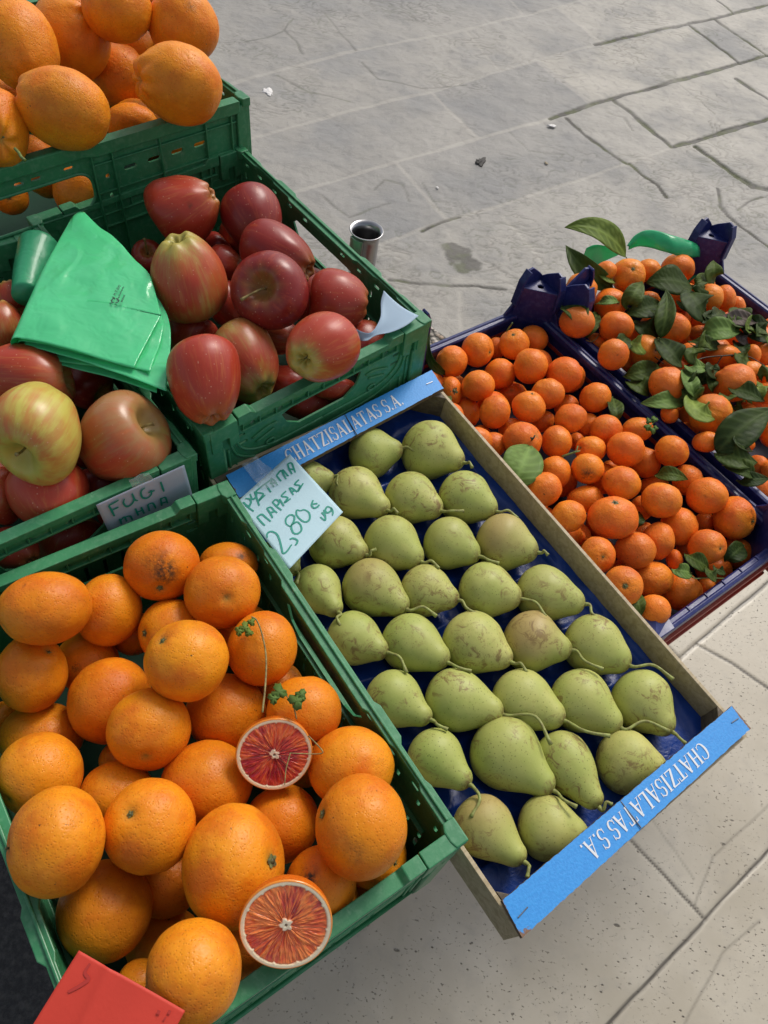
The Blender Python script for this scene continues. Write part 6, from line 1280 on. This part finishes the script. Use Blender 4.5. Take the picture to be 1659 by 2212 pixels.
LV = [
 (ZB,(637,525),(195,310),165,14,52,'y','large olive leaf arching above the back of the leafy crate',dict(bendpx=(40,-75),arch=.02,fold_=.2)),
 (ZB,(540,745),(205,440),105,14,34,'m','long narrow leaf pointing over the back left of the leafy crate',dict(bendpx=(-25,30),fold_=.6,roll=.5)),
 (ZB,(545,700),(440,600),80,20,26,'y','short olive leaf in front of the speckled clementine',{}),
 (ZB,(1110,735),(780,710),190,26,30,'d','broad dark leaf with a bite in it, behind the middle',dict(bendpx=(0,-30),fold_=.15)),
 (ZB,(1210,940),(1075,745),250,30,34,'d','biggest dark leaf, in the middle of the leafy crate',dict(fold_=.25,bendpx=(0,10))),
 (ZB,(1235,655),(1110,735),62,14,20,'m','dull leaf lying by the right wall under the upright one',{}),
 (ZB,(1265,735),(1268,550),88,10,40,'m','upright pointed leaf by the outer wall',dict(roll=.3)),
 (ZB,(635,890),(752,700),95,16,34,'m','leaf standing up left of the broad bitten leaf',{}),
 (ZB,(905,870),(632,930),120,14,14,'d','dark horizontal leaf below the broad bitten leaf',{}),
 (ZB,(870,1090),(690,985),120,0,4,'d','shaded leaf behind the paired clementines',{}),
 (ZB,(885,1105),(925,760),95,34,46,'m','long ribbon-like leaf hanging over a clementine',dict(bendpx=(20,0),roll=.5)),
 (ZB,(1310,955),(1605,985),90,26,30,'b','withered brown leaf near the right wall',{}),
 (ZB,(1180,1085),(1465,1060),125,24,30,'l','pale green leaf left of the withered one',dict(bendpx=(0,-25))),
 (ZB,(1090,1130),(1330,1170),85,16,18,'d','dark leaf under the pale one',{}),
 (ZB,(872,1110),(1040,1312),165,24,26,'d','dark oval leaf below the ribbon-like leaf',dict(bendpx=(10,10))),
 (ZB,(150,880),(240,800),66,8,14,'m','small leaf beside the navy post',{}),
 (ZB,(180,885),(288,1016),125,22,30,'m','grey-green leaf draped over the clementine by the post',dict(bendpx=(45,-20))),
 (ZB,(430,925),(350,1105),70,2,4,'m','leaf squeezed between two clementines by the divider',{}),
 (ZB,(425,862),(600,850),50,18,20,'l','thin light leaf on the shaded clementine',dict(bendpx=(0,-18))),
 (ZB,(1420,1130),(1535,1250),80,8,10,'d','dark leaf behind the twig at the right',{}),
 (ZB,(1440,1060),(1520,1150),90,12,12,'b','brown scrap of leaf under the withered one',{}),
 (ZC_,(882,440),(612,500),105,2,2,'m','flat leaf beside the divider, upper one of two',{}),
 (ZC_,(645,535),(800,640),100,-4,0,'m','flat leaf beside the divider, lower one of two',dict(bendpx=(20,-15))),
 (ZC_,(1095,640),(742,692),95,8,14,'l','light leaf with two brown slits reaching over the divider',dict(bendpx=(0,12))),
 (ZC_,(1070,432),(1218,432),80,30,34,'l','small bright leaf at the twig joint',{}),
 (ZC_,(1060,450),(1135,650),90,28,30,'l','bright twisted leaf hanging from the twig joint',{}),
 (ZC_,(1105,640),(1295,790),150,26,30,'y','olive leaf hanging over the pale front clementine',dict(bendpx=(-40,35))),
 (ZC_,(1280,430),(1145,560),80,12,14,'d','dark leaf behind the twisted bright one',{}),
 (ZC_,(1240,470),(1262,618),62,12,16,'m','narrow leaf hanging left of the biggest clementine',{}),
 (ZC_,(1040,500),(950,650),110,-6,0,'d','dark leaf under the pointed clementine',{}),
 (ZC_,(1385,590),(1632,680),105,30,34,'d','dark leaf lying on the biggest clementine',dict(bendpx=(0,-20))),
 (ZC_,(1290,1050),(1700,730),250,24,40,'d','very large dark leaf at the right edge',dict(bendpx=(-20,-20),fold_=.2)),
 (ZC_,(1285,1055),(1580,1120),150,14,18,'m','mid green leaf under the very large one',{}),
 (ZC_,(1345,1140),(1568,1238),90,10,12,'m','lower leaf with a light edge at the front of the leafy crate',dict(bendpx=(30,-20))),
 (ZC_,(1440,1250),(1665,1235),75,2,6,'d','lowest dark leaf by the front divider end',{}),
 (ZC_,(1480,130),(1675,240),150,8,16,'d','bluish dark leaf by the outer wall at the right edge',{}),
 (ZC_,(1500,690),(1400,720),70,-4,0,'m','leaf scrap behind the pale front clementine',{}),
 (ZA,(320,960),(150,560),62,-4,40,'d','slender dark leaf standing in the back left of the leafless crate',dict(key='clem',bendpx=(-75,60),roll=.8)),
 (ZA,(350,1180),(285,1262),42,22,20,'m','tiny leaf on the clementine beside the blue strip',dict(key='clem')),
 (Z4,(590,1172),(502,1388),125,26,14,'l','broad light green leaf resting against the pear tray edge',dict(key='clem',fold_=.15)),
 (ZC_,(540,650),(578,828),80,-6,0,'m','leaf along the inside of the divider',dict(key='clem')),
 (ZC_,(850,1212),(1080,1242),75,2,4,'m','leaf lying between two front clementines',dict(key='clem',bendpx=(0,-22))),
 (ZD,(505,745),(475,895),70,-6,0,'d','dark leaf tip between front clementines',dict(key='clem')),
 (ZD,(455,1435),(520,1685),90,-2,4,'m','curled leaf beside the lowest front clementine',dict(key='clem')),
 (ZD,(1120,1240),(905,1115),110,-6,2,'m','leaf in the sprig at the front right',dict(key='clem')),
 (ZD,(965,1285),(795,1255),95,2,6,'l','light leaf of the sprig at the front right',dict(key='clem')),
 (ZD,(1190,1345),(1100,1235),75,0,2,'m','small curled leaf of the front sprig',dict(key='clem')),
 (ZD,(1170,1235),(1275,1290),60,-8,-6,'d','dark leaf in the front right corner',dict(key='clem')),
 (ZD,(1440,1040),(1270,1185),120,-16,-14,'d','shaded leaf deep in the front right corner',dict(key='clem')),
 (Z4,(395,1238),(445,1240),26,0,0,'l','leaf tip beside the pear tray wall',dict(key='clem')),
]
for reg, b, t, w, z0, z1, kd, lb, kw in LV: leaf(reg, b, t, w, z0, z1, kd, lb, **kw)
rl = random.Random(5)
for k in range(48):
    Ml, Wl, Ll = FR['leafy']; u_, v_ = rl.uniform(.06, .30), rl.uniform(.05, .42); p_ = Ml @ Vector((-u_, v_, .012)); bx, by = px_of(p_); an = rl.uniform(0, 6.28); ln_ = rl.uniform(28, 52)
    if bx > 1680: continue
    leaf((0, 0, 1.507), (bx, by), (bx+ln_*cos(an), by+ln_*.8*sin(an)), rl.uniform(20, 32), rl.uniform(12, 26), rl.uniform(16, 34), rl.choice('ddmmmy'), 'small leaf tucked among the leafy clementines', bendpx=(rl.uniform(-8, 8), rl.uniform(-8, 8)), roll=rl.uniform(-.6, .6))
def twig(reg, key, lines, label, name='twig', r=.0011, mat=None, cat='twig'):
    e0 = None
    for k, pts in enumerate(lines):
        P = []
        for x, y, z in pts: (a, b), = zc([(x, y)], *reg); P.append(at(a, b, rimz(key, a, b)+z/1000))
        P = spline(P, 5); m = MB(); m.tube(P, [r*(1-.35*i/len(P)) for i in range(len(P))], 7)
        if e0 is None: e0 = m.build(name, mat or M_TWIG, None, True); tag(e0, label, cat)
        else: m.build('side_shoot', mat or M_TWIG, e0, True)
    return e0
twig(ZC_, 'leafy', [[(1060,430,26),(1180,370,26),(1330,350,28),(1500,350,26),(1635,420,24)],[(1330,350,28),(1300,400,20),(1290,440,16)],[(1400,355,27),(1390,310,26),(1340,270,22)]], 'dark branching twig across the leafy clementines')
twig(ZC_, 'leafy', [[(775,325,24),(830,350,20),(910,410,16)],[(830,350,20),(860,345,18)]], 'short dead twig on the clementine in the middle', r=.0009)
twig(ZC_, 'leafy', [[(1165,300,24),(1230,240,28),(1270,225,28),(1330,285,26),(1400,330,24)]], 'thin light twig looping over the dark leaf', r=.0007, mat=M_GSTEM)
twig(ZC_, 'leafy', [[(345,240,0),(400,245,4),(440,205,8)]], 'pale stub of twig beside the divider', r=.0012, mat=M_DRY)
twig(ZC_, 'clem', [[(175,1075,16),(250,1050,22),(275,1040,24),(290,1000,26)],[(262,1045,24),(305,1035,22)]], 'green forked stalk between the clementines', r=.0013, mat=M_GSTEM)
twig(ZD, 'clem', [[(940,1280,4),(1000,1335,8),(1100,1330,8),(1260,1335,4)]], 'thin twig of the front right sprig', r=.0009, mat=M_GSTEM)
twig(ZA, 'clem', [[(1080,1650,20),(1130,1620,28),(1165,1590,36),(1180,1560,38)],[(1165,1590,36),(1135,1585,36)]], 'short woody stalk holding the broad light leaf', r=.0014)
# parsley
def frond(reg, key, cx_, cy_, s, ang, z, parent=None, mat='m', name='leaf_lobe'):
    m = MB(); out = []
    for k in range(22):
        a = 2*pi*k/22; r = s*1.15*(.42+.58*abs(cos(1.5*a))**.7)*(1 if k % 2 == 0 else .84); out.append((cx_+r*cos(a+rad(ang)), cy_+r*sin(a+rad(ang))))
    P = []
    for i, (x, y) in enumerate(out): (a, b), = zc([(x, y)], *reg); P.append(at(a, b, rimz(key, a, b)+(z+1.5*sin(i*1.7))/1000))
    (a, b), = zc([(cx_, cy_)], *reg); P.append(at(a, b, rimz(key, a, b)+(z+2.5)/1000)); m.add(P, [(i, (i+1) % 22, 22) for i in range(22)])
    o = m.build(name, LEAF[mat], parent, True, recalc=False); col_attr(o.data, 'fx', [(0, 0, 0)]*len(P)); s_ = o.modifiers.new('thickness', 'SOLIDIFY'); s_.thickness = .0004; return o
p1 = twig(ZC_, 'clem', [[(800,880,28),(820,850,32),(845,815,32)]], 'sprig of parsley on a clementine by the divider', 'parsley_sprig', .0007, M_GSTEM, 'parsley')
for x, y, s, a in ((840,810,26,0),(800,820,24,120),(790,865,26,200),(830,885,28,80),(850,870,18,10)): frond(ZC_, 'clem', x, y, s, a, 33, p1, 'l')
ZQ = (800, 2200, .4219)
p2 = twig(Z1B, 'blood', [[(945,795,38),(955,700,36),(958,600,34),(945,520,36),(925,465,38),(905,450,38)]], 'wilted parsley stalk between the oranges by the right wall', 'parsley_stalk', .0009, M_DRY, 'parsley')
for x, y, s, a in ((880,490,22,40),(862,503,18,100),(896,508,16,10),(905,470,15,60)): frond(Z1B, 'blood', x, y, s, a, 38, p2, 'y')
p3 = twig(Z1B, 'blood', [[(1068,820,30),(1055,770,36),(1030,735,40),(1015,722,40)],[(1055,775,36),(1068,758,38)],[(1110,880,34),(1145,915,36),(1162,940,36),(1128,945,34),(1045,942,40)],[(1045,942,40),(1030,1000,38),(1025,1055,38)]], 'fresh parsley with two dark leaves beside the upper cut half', 'parsley_sprig', .0006, M_DRY, 'parsley')
for x, y, s, a in ((1003,722,30,20),(985,745,22,90),(1068,755,32,-40),(1084,732,22,-60)): frond(Z1B, 'blood', x, y, s, a, 42, p3, 'l')
# litter on the paving
def bit(px, py, r, mat, label, name, cat):
    p = at(px, py, -H+.003); v, f_ = GRIDS[(24, 16)]; sd_ = px; v = v*(1+1.6*fbm(v*1.6+sd_, 3, 3))[:, None]*np.array([r, r*.6, r*.14]); o = mesh_obj(name, v, f_, mat); o.matrix_world = Matrix.Translation(V(p)) @ Matrix.Rotation(px, 4, 'Z'); tag(o, label, cat)
mw = flat('litter_white', (.7, .68, .66), .7); md = flat('litter_dark', (.06, .055, .05), .8); mb = flat('litter_tan', (.32, .26, .17), .8)
bit(577, 198, .020, mw, 'white scrap on the paving at the upper left', 'litter', 'litter'); bit(1194, 272, .013, mw, 'white scrap on the paving right of centre', 'litter', 'litter')
bit(1038, 348, .020, md, 'dark pebble lying in the middle of the paving', 'pebble', 'pebble'); bit(1003, 545, .0, md, 'x', 'x', 'x') if False else None
bit(945, 405, .005, mw, 'tiny white speck on the paving near the dark pebble', 'litter', 'litter'); bit(1180, 352, .006, mb, 'short straw bit on the paving', 'litter', 'litter')
bpy.context.view_layer.update()
